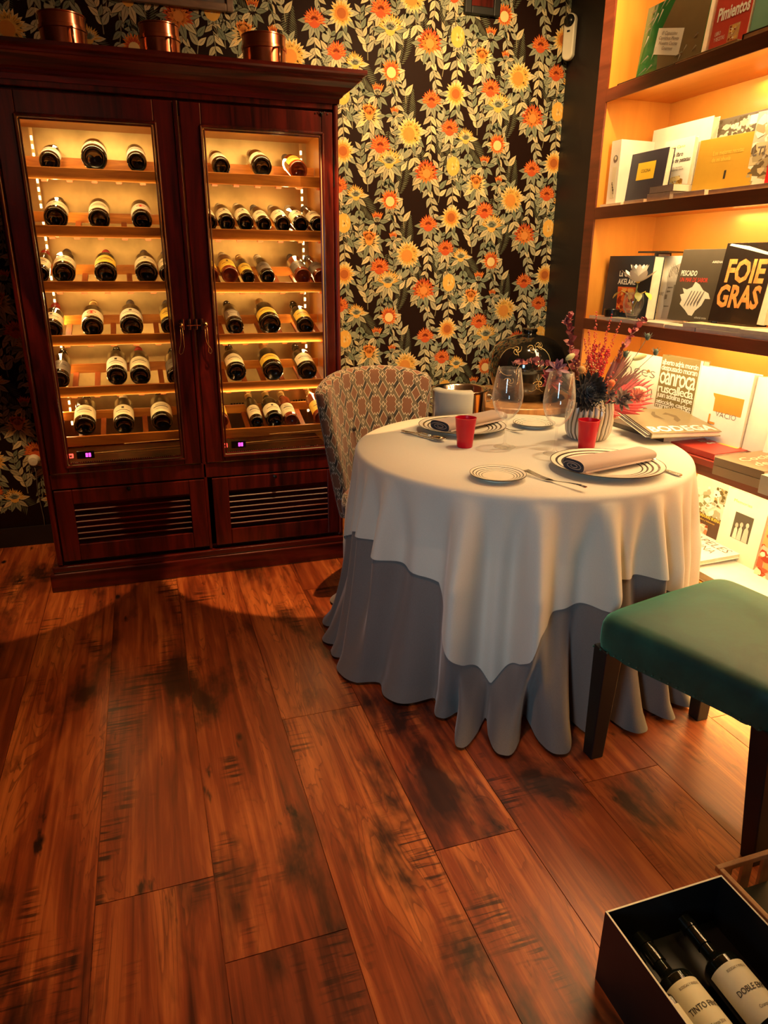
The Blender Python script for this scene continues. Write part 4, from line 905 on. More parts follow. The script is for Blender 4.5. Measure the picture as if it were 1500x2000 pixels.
# ================================================================ ROUND TABLE
TC, TR, TZ = Vector((1.27, 2.23, 0)), .60, .75
t = thing('round_table', 'round dining table hidden under two layers of cloth', 'table', TC)
q = MB(); q.lathe([(.001, .715), (TR-.012, .715), (TR-.008, .72), (TR-.008, .738), (TR-.012, .742), (.001, .742)], 64); q.build('tabletop', 'table_wood', t, smooth=True, angle=30)
q = MB(); q.lathe([(.001, .012), (.20, .012), (.20, .03), (.05, .05), (.04, .10), (.04, .70), (.10, .714), (.001, .714)], 32); q.build('pedestal', 'black_wood', t, smooth=True, angle=40)
def interp(tab, a):
    a %= 360
    for (a0, v0), (a1, v1) in zip(tab, tab[1:]+[(tab[0][0]+360, tab[0][1])]):
        aa = a if a >= tab[0][0] else a+360
        if a0 <= aa <= a1:
            t_ = (aa-a0)/max(1e-6, a1-a0);  return v0+(v1-v0)*t_
    return tab[0][1]
def bumps(tab, a, pw=2):
    s = 0
    for c, w_, h_ in tab:
        d = (a-c+180) % 360-180; s += h_*math.exp(-abs(d/w_)**pw)
    return s
# under-cloth: long, grey, pooling slightly on the floor
UR = [(180, 4, .06), (192, 8, .085), (210, 9, .055), (225, 4, .05), (232.8, 2.8, .165), (241.8, 4.0, .165), (254, 4.6, .140), (264, 3.4, .06), (276, 4.4, .10), (286.5, 2.8, .10), (295, 3.0, .10), (305, 3.2, .09), (314, 4, .10), (327, 5, .10), (342, 5, .08), (357, 5, .10), (12, 6, .08), (30, 6, .10), (48, 6, .08), (66, 6, .10), (84, 6, .08), (104, 6, .10), (124, 6, .08), (144, 6, .10), (160, 6, .08), (172, 4, .08)]
NU = 720
# over-cloth: square, its corner hanging in front
HZ = [(0, .50), (40, .30), (57, .17), (75, .32), (100, .47), (120, .36), (147, .17), (165, .40), (176, .474), (187, .497), (203, .462), (212, .446), (219, .43), (221.8, .37), (225, .285), (230, .215), (237.3, .134), (242.5, .212), (246.8, .28), (248.6, .36), (253, .392), (258, .402), (266, .42), (270.5, .478), (286.5, .475), (292, .40), (304, .33), (318, .24), (327, .20), (338, .33), (350, .46)]
OR_ = [(178, 3.5, .030), (187, 3.0, .042), (199, 3.6, .050), (211, 4, .016), (227.2, 3.8, .092), (237.5, 3, .018), (247.5, 3.6, .095), (256, 3.4, .012), (267.2, 3.4, .084), (275.5, 3, .020), (284.6, 3.0, .060), (296, 3.6, .040), (306, 4, .03), (318, 4.5, .04), (330, 4, .03), (345, 4, .04), (2, 5, .04), (20, 5, .03), (40, 5, .04), (58, 5, .03), (75, 5, .04), (95, 5, .03), (115, 5, .04), (135, 5, .03), (150, 5, .04), (165, 4, .03)]
def over_r(a, z):
    g = min(1, max(0, (TZ-.0005-z-.02))/.42); k = bumps(OR_, a)
    return TR+.004+k*(min(1, g*1.6)**.8)-.034*min(1, g*2.2)*(1-min(1, k/.045))+.034*g
def under(u, v):
    a = 360*u; z = max(.006, TZ-.010-(TZ-.022)*v); H_ = interp(HZ, a); k = bumps(UR, a, 3)
    if v < .02: r = TR-.014
    else:
        ra = over_r(a, max(z, H_))-.007
        if z >= H_: r = min(ra, TR+.05*v) if z > TZ-.03 else ra
        else:
            t_ = (H_-z)/H_; end = TR+.055-.115*(1-min(1, k/.06))+k; e = t_**1.25; r = ra*(1-e)+end*e
    if v > .94: r += .012*(v-.94)/.06
    return Vector((r*math.cos(math.radians(a)), r*math.sin(math.radians(a)), z))
q = MB(); q.grid(under, NU, 56, closed=True); o = q.build('tablecloth', 'linen_grey', None, smooth=True, angle=180); o.location = TC
tag(o, 'long grey brown under-cloth falling in folds to the floor round the table', 'tablecloth')
def over(u, v):
    a = 360*u; ar = math.radians(a); R1 = TR+.004; zt = TZ-.0005
    nv0 = .16                     # first part of v covers the flat top and the rounded rim
    if v < nv0: rr = (R1-.018)*(v/nv0); return Vector((rr*math.cos(ar), rr*math.sin(ar), zt))
    s_ = (v-nv0)/(1-nv0); H_ = interp(HZ, a+.0); drop = zt-H_; d = s_*(drop+.012)
    if d < .028: ph = d/.028*PI/2; r = R1-.018+.018*math.sin(ph); z = zt-.018*(1-math.cos(ph))
    else: r = R1; z = zt-.018-(d-.028)*(drop-.018)/max(.01, drop-.016)
    g = min(1, max(0, (zt-z-.02))/.42); k = bumps(OR_, a)
    r += k*(min(1, g*1.6)**.8)-.034*min(1, g*2.2)*(1-min(1, k/.045)) + .034*g
    z = max(z, H_)
    return Vector((r*math.cos(ar), r*math.sin(ar), z))
q = MB(); q.grid(over, NU, 60, closed=True); o = q.build('tablecloth', 'linen', None, smooth=True, angle=180); o.location = TC
tag(o, 'cream square over-cloth with a pointed corner hanging at the front', 'tablecloth')
TT = TZ+.0005

# plates with dark rings
def plate(name, label, x, y, R, rise, foot, rings, group):
    t = thing(name, label, 'plate', (x, y, TT), group=group); BLK, CR_ = (.035, .028, .02), (.74, .68, .54)
    edges = [0.001, R*.30, R*.50, R*.56]+[]
    prof, cols = [], []
    rs = [0.001, R*.55]
    for a, b_ in rings: rs += [R*a, R*b_]
    rs += [R*.985, R]
    rs = sorted(set(round(r, 5) for r in rs))
    def zz(r): s = max(0, (r/R-.55)/.45); return foot+.003+rise*s**1.3
    for r0, r1 in zip(rs[:-1], rs[1:]):
        m_ = (r0+r1)/2/R; dark = any(a <= m_ <= b_ for a, b_ in rings) or m_ > .98
        n = max(1, int((r1-r0)/.006))
        for i in range(n):
            prof.append((r0+(r1-r0)*i/n, zz(r0+(r1-r0)*i/n))); cols.append(BLK if dark else CR_)
    prof.append((R, zz(R))); 
    prof += [(R, zz(R)-.003), (R*.62, foot-.001), (R*.60, 0.0), (R*.55, 0.0), (R*.54, .003), (.001, .003)]; cols += [BLK]+[CR_]*6
    q = MB(); q.lathe(prof, 72, cols=cols); q.build('dish', 'pattern_gloss', t, smooth=True, angle=40); return t
BIG = [(.60, .625), (.68, .712), (.765, .80), (.865, .905)]
SML = [(.56, .58), (.66, .685), (.76, .785), (.87, .90)]
plate('dinner_plate', 'large ringed plate at the near right place setting under the folded napkin', 1.393, 1.868, .182, .014, .007, BIG, 'large ringed plates')
plate('dinner_plate', 'large ringed plate at the far left place setting behind the red cup', 1.175, 2.528, .175, .014, .007, BIG, 'large ringed plates')
plate('bread_plate', 'small ringed side plate at the front of the table', 1.003, 1.878, .088, .010, .005, SML, 'small ringed plates')
plate('bread_plate', 'small ringed side plate at the back of the table by the fork', 1.490, 2.507, .086, .010, .005, SML, 'small ringed plates')
# folded napkins: a flattened roll with a dark lining showing at its open end
def napkin(label, p0, p1, wid, z):
    p0, p1 = Vector((*p0, z)), Vector((*p1, z)); d = (p1-p0); L = d.length; d.normalize(); s_ = Vector((-d.y, d.x, 0))
    t = thing('napkin', label, 'napkin', p0, group='folded taupe napkins'); sec = []
    for i in range(40):
        a = 2*PI*i/40; c, s = math.cos(a), math.sin(a); sec.append((wid/2*math.copysign(abs(c)**.55, c), .017+.0165*math.copysign(abs(s)**.8, s)+(.005 if s > 0 else 0)*math.cos(a*.5)))
    q = MB(); n = 14
    def f(u, v):
        i = int(round(u*40)) % 40; x, zz = sec[i]; k = 1+.04*math.sin(v*5+1)+(.03 if v > .9 else 0); return s_*x*k+d*(L*v)+Vector((0, 0, max(0, zz*(.93+.1*math.sin(2+v*3)))))
    q.grid(lambda u, v: f(u, v), 40, n, closed=True); q.poly([f(i/40, 1) for i in range(40)])
    q.build('cloth', 'napkin_cloth', t, smooth=True, angle=50)
    q = MB(); q.poly([f(i/40, 0)+d*.002 for i in range(40)][::-1])
    q.build('lining', cmat((.035, .03, .04), .8), t)
    q = MB()   # the rolled layers seen at the open end and the fold line along the side
    pth = []
    for i in range(46):
        a = i/45*4.2*PI; r = 1-.20*a/PI/1.05; pth.append(s_*(wid/2*.92*r*math.cos(a))+Vector((0, 0, .018+.0135*r*math.sin(a)))-d*.0005)
    q.tube(pth, .0013, 5); q.build('rolled_edge', 'napkin_cloth', t, smooth=True, angle=180)
    q = MB(); sgn = 1 if s_.dot(Vector((0, -1, 0))) > 0 else -1
    q.grid(lambda u, v: s_*sgn*(wid/2*1.0+.004-.018*u)+d*(L*(.03+.9*v))+Vector((0, 0, .0005+.0125*(1-u)*u*2+.002)), 6, 8); q.build('folded_flap', 'napkin_cloth', t, smooth=True, angle=180)
napkin('taupe folded napkin with dark lining on the near right plate', (1.228, 1.812), (1.562, 1.893), .085, TT+.0215)
napkin('taupe folded napkin on the far left plate, partly behind the red cup', (1.045, 2.452), (1.372, 2.600), .095, TT+.0215)
# cutlery
def fork(label, p, ang, L=.20, cat='fork', group='silver forks'):
    t = thing('fork', label, cat, (*p, TT+.0015), Matrix.Rotation(ang, 3, 'Z'), group); q = MB()
    def hz(x): return .009+.006*math.cos((x/L-.1)*6.0)
    def strip(xs, ws, y0=0):
        vs = []
        for x, w_ in zip(xs, ws): z = hz(x); vs += [(x, y0-w_, z), (x, y0+w_, z), (x, y0+w_, z-.0016), (x, y0-w_, z-.0016)]
        n = len(xs); q.add(vs, [(i*4+k, i*4+(k+1) % 4, (i+1)*4+(k+1) % 4, (i+1)*4+k) for i in range(n-1) for k in range(4)]+[(3, 2, 1, 0), tuple((n-1)*4+k for k in range(4))])
    strip([0, .004, .03, .07, .11, .125, .135, .148], [.004, .0075, .0065, .0035, .003, .005, .010, .0115]); q.build('handle', 'silver', t, smooth=True, angle=50)
    for k in range(4):
        q = MB(); y = -.0098+k*.0065; strip([.146, .16, .175, L-.004, L], [.0020, .0017, .0015, .0012, .0005], y); q.build('tine', 'silver', t)
    return t
fork('silver fork at the front of the table beside the small plate', (1.186, 1.672), math.atan2(1.895-1.672, 1.108-1.186), .235)
fork('silver fork at the back of the table by the small back plate', (1.310, 2.560), math.atan2(2.398-2.560, 1.378-1.310), .18)
def knife(label, p, ang, L=.225):
    t = thing('knife', label, 'knife', (*p, TT+.001), Matrix.Rotation(ang, 3, 'Z')); q = MB()
    q.prism([(0, -.005), (.003, -.0075), (.05, -.0062), (.095, -.005), (.095, .005), (.05, .0062), (.003, .0075), (0, .005)], .0008, .0065); q.build('handle', 'silver', t, bevel=.0012)
    q = MB(); q.prism([(.095, -.006), (.15, -.009), (.20, -.009), (L, .004), (.20, .0065), (.095, .0055)], .0015, .0035); q.build('blade', 'silver', t); return t
knife('silver knife with its handle sticking out right of the near plate', (1.568, 1.722), math.atan2(1.90-1.722, 1.54-1.568))
knife('silver knife at the far left edge of the table', (.930, 2.560), math.atan2(2.44-2.56, .985-.93), .17)
t = thing('spoon', 'silver spoon lying bowl up at the far left of the table', 'spoon', (1.012, 2.385, TT), Matrix.Rotation(math.atan2(2.52-2.385, .93-1.012), 3, 'Z'))
q = MB(); q.grid(lambda u, v: Vector((.034*math.cos(2*PI*u)*v, .021*math.sin(2*PI*u)*v, .002+.011*v*v)), 26, 6, closed=True); q.build('bowl', 'silver', t, smooth=True, angle=180, solid=.001)
q = MB(); q.tube([(.034, 0, .013), (.06, 0, .017), (.11, 0, .012), (.155, 0, .009)], [.0035, .0025, .003, .0055], 8); q.build('handle', 'silver', t, smooth=True, angle=180)
# wine glasses
for (x, y, lab, k) in ((1.209, 2.228, 'left wine glass, beside the far red cup', 1.0), (1.331, 2.085, 'right wine glass, in front of the ribbed vase', 1.0)):
    t = thing('wine_glass', lab, 'glass', (x, y, TT), group='empty wine glasses')
    q = MB(); q.lathe([(.001, .0), (.040, .0), (.0405, .0015), (.030, .004), (.012, .008), (.0045, .016), (.0036, .03), (.0034, .085), (.0042, .098), (.001, .099)], 40); q.build('stem', 'glassware', t, smooth=True, angle=60)
    pr_ = [(.001, .098), (.010, .100), (.026, .112), (.043, .135), (.0525, .163), (.0550, .185), (.0535, .210), (.049, .240), (.0440, .268), (.0405, .286), (.0397, .286), (.0432, .268), (.0482, .240), (.0527, .210), (.0542, .185), (.0517, .163), (.042, .1365), (.025, .1140), (.009, .1030), (.001, .102)]
    q = MB(); q.lathe(pr_, 48); q.build('bowl', 'glassware', t, smooth=True, angle=80)
# red cups
for (x, y, lab) in ((1.070, 2.272, 'red tumbler standing at the centre left of the table'), (1.478, 2.112, 'red tumbler standing in front of the ribbed vase')):
    t = thing('red_cup', lab, 'cup', (x, y, TT), group='red tumblers')
    q = MB(); q.lathe([(.001, 0), (.026, 0), (.0285, .003), (.032, .045), (.0385, .108), (.0368, .108), (.0305, .045), (.0265, .008), (.001, .007)], 40); q.build('tumbler', 'red_glass', t, smooth=True, angle=40)
    q = MB(); q.lathe([(.0372, .1085), (.0388, .1085), (.0385, .1065)], 40); q.build('rim', cmat((.7, .05, .05), .2), t, smooth=True)
# ribbed vase
VX, VY = 1.582, 2.262
t = thing('flower_vase', 'ribbed wavy cream and grey vase holding the dried bouquet', 'vase', (VX, VY, TT))
def vr(a, z): return 1+.035*math.sin(26*a+1.3*math.sin(z*40))
prof = [(.001, .0), (.058, .0), (.072, .006), (.083, .03), (.088, .07), (.087, .105), (.082, .132), (.080, .145), (.076, .145), (.080, .10), (.001, .095)]
fine = []
for (r0, zz0), (r1, zz1) in zip(prof[:-1], prof[1:]):
    n = 6 if abs(zz1-zz0) > .02 else 1
    fine += [(r0+(r1-r0)*i/n, zz0+(zz1-zz0)*i/n) for i in range(n)]
q = MB(); q.lathe(fine+[prof[-1]], 180, rfn=vr)
m, nt, b_ = newmat('vase_glaze'); setp(b_, rough=.25, coat=.3); tc = nt.nodes.new('ShaderNodeTexCoord'); sx_ = nt.nodes.new('ShaderNodeSeparateXYZ'); nt.links.new(tc.outputs['Object'], sx_.inputs[0])
x_, y_, z_ = [N(nt, sx_.outputs[i]) for i in range(3)]; ang_ = y_._m('ARCTAN2', x_); fld = ((ang_*26.0+((z_*40.0)._m('SINE'))*1.3)._m('SINE'))
nt.links.new(ramp(nt, fld*.5+.5, [(.12, (.10, .075, .05)), (.42, (.58, .50, .38))]), b_.inputs['Base Color'])
q.build('vase_body', 'vase_glaze', t, smooth=True, angle=60)

# ================================================================ DRIED BOUQUET (each stem a thing standing in the vase)
BC = Vector((VX, VY, TT+.11))
def P3(px, py, dy=0): return W(px, py, 'y', VY+dy)
def stemcurve(end, sag=.03, n=7, start=None):
    s = Vector(start) if start is not None else BC+Vector((random.uniform(-.03, .03), random.uniform(-.03, .03), 0)); e = Vector(end); mid = (s+e)/2+Vector((0, 0, sag))
    return [s*(1-t)**2+mid*2*t*(1-t)+e*t*t for t in [i/n for i in range(n+1)]]
SG = 'dried stems in the ribbed vase'
def sprig(name, label, cat='flower'):
    return thing(name, label, cat, BC, group=SG)
def loc(pts): return [Vector(p)-BC for p in pts]
DKR = [(.22, .018, .02), (.30, .035, .035), (.16, .012, .018), (.38, .07, .06)]
def eucalyptus(label, ctrl, n=9, size=.026, cols=DKR, c0=.25):
    t = sprig('eucalyptus_branch', label, 'branch'); path = [BC]+[Vector(c) for c in ctrl]; pts = []
    for i in range(len(path)-1):
        for k in range(6): pts.append(path[i].lerp(path[i+1], k/6))
    pts.append(path[-1]); q = MB(); q.tube(loc(pts), [.0022*(1-.6*i/len(pts)) for i in range(len(pts))], 6); q.build('stem', cmat((.10, .03, .03)), t, smooth=True, angle=180)
    q = MB(); N_ = len(pts)
    for i in range(n*3):
        f = c0+(1-c0)*(i+.5)/(n*3); k = min(N_-2, int(f*(N_-1))); p = pts[k].lerp(pts[k+1], f*(N_-1)-k)-BC; tg = (pts[k+1]-pts[k]).normalized()
        a = random.uniform(0, 2*PI); sd_ = Vector((math.cos(a), math.sin(a), random.uniform(-.2, .5))); d = (sd_+tg*.5).normalized(); s_ = size*.72*(1.1-.45*f)*random.uniform(.8, 1.2)
        leafmesh(q, p, d, tg+Vector((random.uniform(-.5, .5), -1, .3)), s_*1.5, s_*.72, random.uniform(-.3, .4), col=random.choice(cols), cup=.25, tip=.75)
    q.build('leaves', 'petals', t, smooth=True, angle=180)
eucalyptus('tall dark red eucalyptus branch rising at the left of the bouquet', [P3(1140, 760), P3(1118, 700), P3(1108, 640, -.02), P3(1112, 615)], 13, .030, c0=.38)
eucalyptus('dark red leafy branch drooping low towards the left wine glass', [P3(1120, 735), P3(1080, 712, -.02), P3(1040, 706, -.04), P3(1000, 710, -.05)], 12, .026, DKR+[(.42, .14, .12)], c0=.35)
eucalyptus('dark red branch leaning up right in front of the third shelf', [P3(1190, 740), P3(1215, 680), P3(1240, 640, .02), P3(1262, 622, .02)], 9, .026, c0=.5)
eucalyptus('small russet seed branch in the middle right of the bouquet', [P3(1195, 740), P3(1205, 705), P3(1216, 672)], 5, .022, [(.2, .02, .01), (.3, .06, .02)], c0=.55)
# amaranth: fuzzy bright red plumes
t = sprig('amaranth_plume', 'bright red amaranth plume with long bobbly spikes in the bouquet centre')
q = MB(); RDS = [(.75, .02, .02), (.60, .03, .02), (.80, .10, .06), (.5, .01, .015)]
ends = [(1165, 610), (1195, 614), (1213, 628), (1150, 645), (1142, 662), (1185, 660), (1172, 668), (1160, 690), (1190, 690)]
for (ex, ey) in ends:
    pts = stemcurve(P3(ex, ey, random.uniform(-.03, .02)), .01, 26, BC+Vector((0, 0, .06)))
    for i, p in enumerate(pts):
        k = i/26; r = .0135*(1-k)**.7+.0022
        for _ in range(9 if k < .6 else 4):
            o_ = Vector((random.gauss(0, 1), random.gauss(0, 1), random.gauss(0, 1))).normalized()*r*random.uniform(.3, 1); q.ball(p-BC+o_, random.uniform(.0030, .0055)*(1.15 if k < .6 else .62), 0, random.choice(RDS if k < .7 else RDS[1:3]+[(.75, .20, .12)]), n=5)
q.build('spikes', 'petals', t, smooth=True, angle=180)
q = MB(); q.tube(loc([BC, BC+Vector((0, 0, .07))]), .003, 6); q.build('stem', cmat((.3, .03, .03)), t)
# pleated palm spears
def palm(label, tip, width, L0, cols, folds=9, spread=.9, dirz=None):
    t = sprig('palm_spear', label, 'leaf'); tipv = Vector(tip); axis = (tipv-BC).normalized(); side = axis.cross(Vector((0.1, -1, .1))).normalized(); L = (tipv-BC).length; base = BC+axis*L0; q = MB(); LL = L-L0
    nrm = side.cross(axis)
    for i in range(folds):
        a = (i/(folds-1)-.5)*spread; d = (axis*math.cos(a)+side*math.sin(a)); l = LL*(1-.30*abs(2*i/(folds-1)-1)**1.5)*random.uniform(.92, 1.05); w_ = width*.5+l*.55*spread/folds*.62
        s_ = d.cross(nrm).normalized(); b0 = base-BC; c_ = random.choice(cols)
        vs = [b0, b0+d*l*.55-s_*w_+nrm*.002, b0+d*l*.55+nrm*.010, b0+d*l*.55+s_*w_+nrm*.002, b0+d*l]
        q.add(vs, [(0, 1, 2), (0, 2, 3), (1, 4, 2), (2, 4, 3)], 0, c_)
    q.build('pleats', 'petals', t); q = MB(); q.tube(loc([BC, base+axis*.01]), .0025, 6); q.build('stem', cmat((.15, .03, .02)), t)
palm('dark burgundy pleated palm spear pointing up right', P3(1235, 680), .013, .06, [(.10, .012, .012), (.16, .02, .018), (.24, .07, .05)], 9, .55)
palm('dark burgundy pleated palm spear pointing right above the red one', P3(1262, 722, -.01), .014, .06, [(.14, .02, .018), (.20, .05, .04), (.10, .015, .012)], 8, .5)
palm('crimson red palm fan spreading to the far right of the bouquet', P3(1284, 762, -.03), .018, .055, [(.42, .02, .03), (.55, .04, .05), (.30, .015, .025)], 12, .95)
palm('small red leaf fan hanging over the vase rim at the right', P3(1212, 812, -.07), .014, .05, [(.50, .03, .02), (.62, .06, .04)], 5, .7)
# thistles
for (ex, ey, lab) in ((1265, 658, 'topmost spiky green thistle head right of the bouquet'), (1281, 688, 'small dark thistle head furthest right on a long thin stem'), (1222, 692, 'green thistle head in the middle right of the bouquet')):
    t = sprig('thistle', lab); e = P3(ex, ey); q = MB(); q.tube(loc(stemcurve(e, -.015)), .0012, 6); q.build('stem', cmat((.06, .06, .035)), t, smooth=True, angle=180)
    q = MB(); q.ball(e-BC, .010, 0, (.05, .09, .07), n=10, sc=(1, 1, 1.35)); q.ball(e-BC+Vector((0, 0, .005)), .008, 0, (.08, .04, .03), n=8); q.build('head', 'petals', t, smooth=True, angle=180)
    q = MB()
    for i in range(11):
        a = 2*PI*i/11; d = Vector((math.cos(a), math.sin(a), .55+.3*math.sin(i*2.3))); leafmesh(q, e-BC-Vector((0, 0, .006)), d, (0, 0, 1), .028, .0022, .3, col=random.choice([(.04, .07, .055), (.07, .11, .08)]), n=3)
    q.build('bracts', 'petals', t)
for (ax, ay, bx, by, lab) in ((1106, 702, 1122, 692, 'pale green bunny tail grass head at the left of the bouquet'), (1236, 702, 1262, 694, 'olive bunny tail grass head right of the palm spear'), (1238, 758, 1262, 762, 'cream bunny tail grass head before the crimson fan')):
    t = sprig('bunny_tail_grass', lab, 'grass'); a, b2 = P3(ax, ay, -.05), P3(bx, by, -.05); q = MB(); q.tube(loc(stemcurve(a, .01)), .0009, 5); q.build('stem', cmat((.35, .28, .12)), t, smooth=True, angle=180)
    q = MB(); d = b2-a; n = 12; cc = (.42, .44, .20) if 'cream' not in lab else (.70, .62, .40)
    q.tube(loc([a.lerp(b2, i/n) for i in range(n+1)]), [max(.001, .0105*math.sin(PI*(.06+.88*i/n))**.6) for i in range(n+1)], 12, 0, cc); hd = q.build('head', 'petals', t, smooth=True, angle=180)
    q = MB()
    for i in range(120):
        p = a.lerp(b2, random.random())-BC; o_ = Vector((random.gauss(0, 1), random.gauss(0, 1), random.gauss(0, 1))).normalized(); s_ = o_.cross(Vector((.3, .2, 1))).normalized()*.0004; q.add([p+o_*.006-s_, p+o_*.006+s_, p+o_*.0135+d*.1], [(0, 1, 2)], 0, cc)
    q.build('hairs', 'petals', hd)
# black dahlia-like bloom
def bloom(name, label, c, R, n, cols, facing=(0, -1, .4), tight=1.0, cat='flower'):
    t = sprig(name, label, cat); c = Vector(c)-BC; f = Vector(facing).normalized(); q = MB()
    for i in range(n):
        k = (i+.5)/n; a = i*2.39996; el = (1-k)*PI/2*.95*tight; s_ = f.orthogonal().normalized(); s2 = f.cross(s_); d = (s_*math.cos(a)+s2*math.sin(a))*math.cos(el)+f*math.sin(el)
        leafmesh(q, c+d*R*.15, d, f+d*-.2, R*(.55+.5*k), R*.20, .35*(1-k)+.05, col=random.choice(cols), cup=.4)
    q.build('petals', 'petals', t, smooth=True, angle=180); q = MB(); q.tube([Vector((0, 0, 0)), c*.6, c-f*R*.2], .003, 6); q.build('stem', cmat((.05, .04, .02)), t, smooth=True, angle=180)
bloom('black_dahlia', 'large black dahlia bloom low over the vase rim', P3(1146, 764, -.08), .066, 120, [(.005, .005, .006), (.009, .008, .010), (.015, .013, .015)], (-.1, -1, .15), 1.1)
bloom('orchid_bloom', 'dusky purple pink bloom at the left above the right wine glass', P3(1088, 722, -.07), .040, 16, [(.24, .10, .16), (.34, .14, .18), (.18, .07, .12)], (-.3, -.6, .7))
bloom('brown_flower', 'faded brown grey flower cluster at the lower right of the bouquet', P3(1212, 782, -.10), .042, 34, [(.12, .07, .05), (.20, .13, .10), (.07, .04, .03)])
bloom('brown_flower', 'grey brown puckered bloom beside the red leaf over the vase rim', P3(1190, 772, -.11), .026, 22, [(.14, .09, .07), (.10, .06, .05)])
bloom('dried_hydrangea', 'salmon pink dried hydrangea tuft at the right of the bouquet', P3(1244, 775, -.07), .030, 50, [(.62, .20, .12), (.72, .30, .20), (.5, .12, .08)], tight=1.2)
bloom('dried_hydrangea', 'crimson dried tuft under the drooping branch at the left', P3(1075, 742, -.06), .040, 50, [(.30, .03, .03), (.42, .06, .05), (.2, .02, .02)], tight=1.2)
def berries(name, label, c, spread, n, r, cols, cat='berries'):
    t = sprig(name, label, cat); c = Vector(c)-BC; q, st = MB(), MB()
    for i in range(n):
        p = c+Vector((random.gauss(0, .5), random.gauss(0, .4), random.gauss(0, .5)))*spread; q.ball(p, r*random.uniform(.8, 1.15), 0, random.choice(cols), n=8)
        if i % 3 == 0: st.tube([c*.35, p], .0006, 4)
    q.build('berries', 'petals', t, smooth=True, angle=180); st.build('stem', cmat((.2, .08, .04)), t)
berries('pepper_berries', 'sprig of small red brown berries right of the black dahlia', P3(1186, 757, -.09), .034, 60, .0042, [(.48, .05, .03), (.6, .14, .06), (.35, .03, .02)])
berries('golden_statice', 'orange golden statice sprig above the black dahlia', P3(1150, 726, -.04), .05, 110, .0030, [(.55, .26, .06), (.62, .36, .12), (.35, .12, .03)])
berries('gypsophila', 'tiny white gypsophila sprig at the vase rim', P3(1172, 790, -.12), .026, 46, .0028, [(.72, .64, .46), (.6, .5, .3)])
for (ex, ey, r, col_, lab) in ((1195, 748, .0125, (.78, .15, .03), 'orange ball flower right of the bouquet centre'), (1136, 722, .0135, (.42, .22, .05), 'brownish gold ball flower left of the amaranth')):
    t = sprig('craspedia', lab); e = P3(ex, ey, -.11); q = MB(); q.ball(e-BC, r, 0, col_, n=16); q.build('head', 'petals', t, smooth=True, angle=180); q = MB(); q.tube(loc(stemcurve(e, .0)), .0012, 5); q.build('stem', cmat((.3, .22, .08)), t)
q = None

# ================================================================ SIDE TABLE, JAR, ICE BUCKET
SX, SY, SR, STZ = 1.835, 3.30, .36, .722
t = thing('side_table', 'round wooden side table in the corner carrying the black jar', 'side table', (SX, SY, 0))
q = MB(); q.lathe([(.001, STZ-.035), (SR-.01, STZ-.035), (SR, STZ-.030), (SR, STZ-.004), (SR-.004, STZ), (.001, STZ)], 64); q.build('tabletop', 'table_wood', t, smooth=True, angle=30)
for i in range(3):
    a = 2*PI*i/3+.5; q = MB(); q.tube([(.25*math.cos(a), .25*math.sin(a), STZ-.036), (.30*math.cos(a), .30*math.sin(a), 0)], [.02, .013], 10); q.build('leg', 'table_wood', t, smooth=True)
q = MB(); q.lathe([(SR-.03, STZ-.10), (SR-.025, STZ-.10), (SR-.025, STZ-.036), (SR-.03, STZ-.036)], 64); q.build('woven_apron', 'napkin_cloth', t, smooth=True)
t = thing('black_jar', 'large round black lacquered jar with gold scroll drawings on the side table', 'jar', (1.845, 3.22, STZ+.001)); R = .195
jp = [(.001, 0), (.10, 0), (.115, .008), (.165, .06), (.19, .12), (.197, .17), (.190, .22), (.168, .265), (.125, .300), (.075, .318), (.045, .322), (.036, .326), (.034, .334), (.040, .340), (.040, .350), (.032, .354), (.001, .355)]
q = MB(); q.lathe(jp, 64); q.build('jar_body', 'jar_black' if 'jar_black' in MATS else (plain('jar_black', (.008, .007, .006), .08, .1, coat=.8) and 'jar_black'), t, smooth=True, angle=60)
def jr(z):
    for (r0, a), (r1, b2) in zip(jp[:-1], jp[1:]):
        if a <= z <= b2 and b2 > a: return r0+(r1-r0)*(z-a)/(b2-a)
    return .1
def onjar(th, z): th = math.radians(th); r = jr(z)+.0008; return Vector((r*math.cos(th), r*math.sin(th), z))
q = MB()
for c0, z0, sc in ((222, .262, 1), (247, .272, .9), (262, .285, .8), (262, .10, 1.2), (215, .11, 1), (285, .12, 1.1)):
    for (k, w_) in ((0, 1), (2.1, .8), (4.2, .9)):
        for i in range(14):
            a = k+i*.22; rr_ = (.004+.0018*i)*sc; q.ball(onjar(c0+math.degrees(rr_*math.cos(a)/.18), z0+rr_*math.sin(a)*.8), .0026*w_*sc, n=6)
def vine(pts_, r=.0014): q.tube([onjar(th, z) for th, z in pts_], r, 5)
def arcp(c, z, rx, rz, a0, a1, n=16): return [(c+rx*math.cos(a0+(a1-a0)*i/n), z+rz*math.sin(a0+(a1-a0)*i/n)) for i in range(n+1)]
vine(arcp(212, .215, 16, .055, .4, 3.1)); vine(arcp(212, .18, 15, .04, 3.1, 5.2)); vine(arcp(255, .225, 20, .055, -1.0, 1.6)); vine(arcp(240, .16, 14, .05, 1.2, 3.4)); vine(arcp(275, .11, 15, .05, 1.5, 4.5)); vine(arcp(250, .10, 10, .035, -2, 1))
q.build('gold_scrolls', 'gold_foil', t, smooth=True, angle=180)
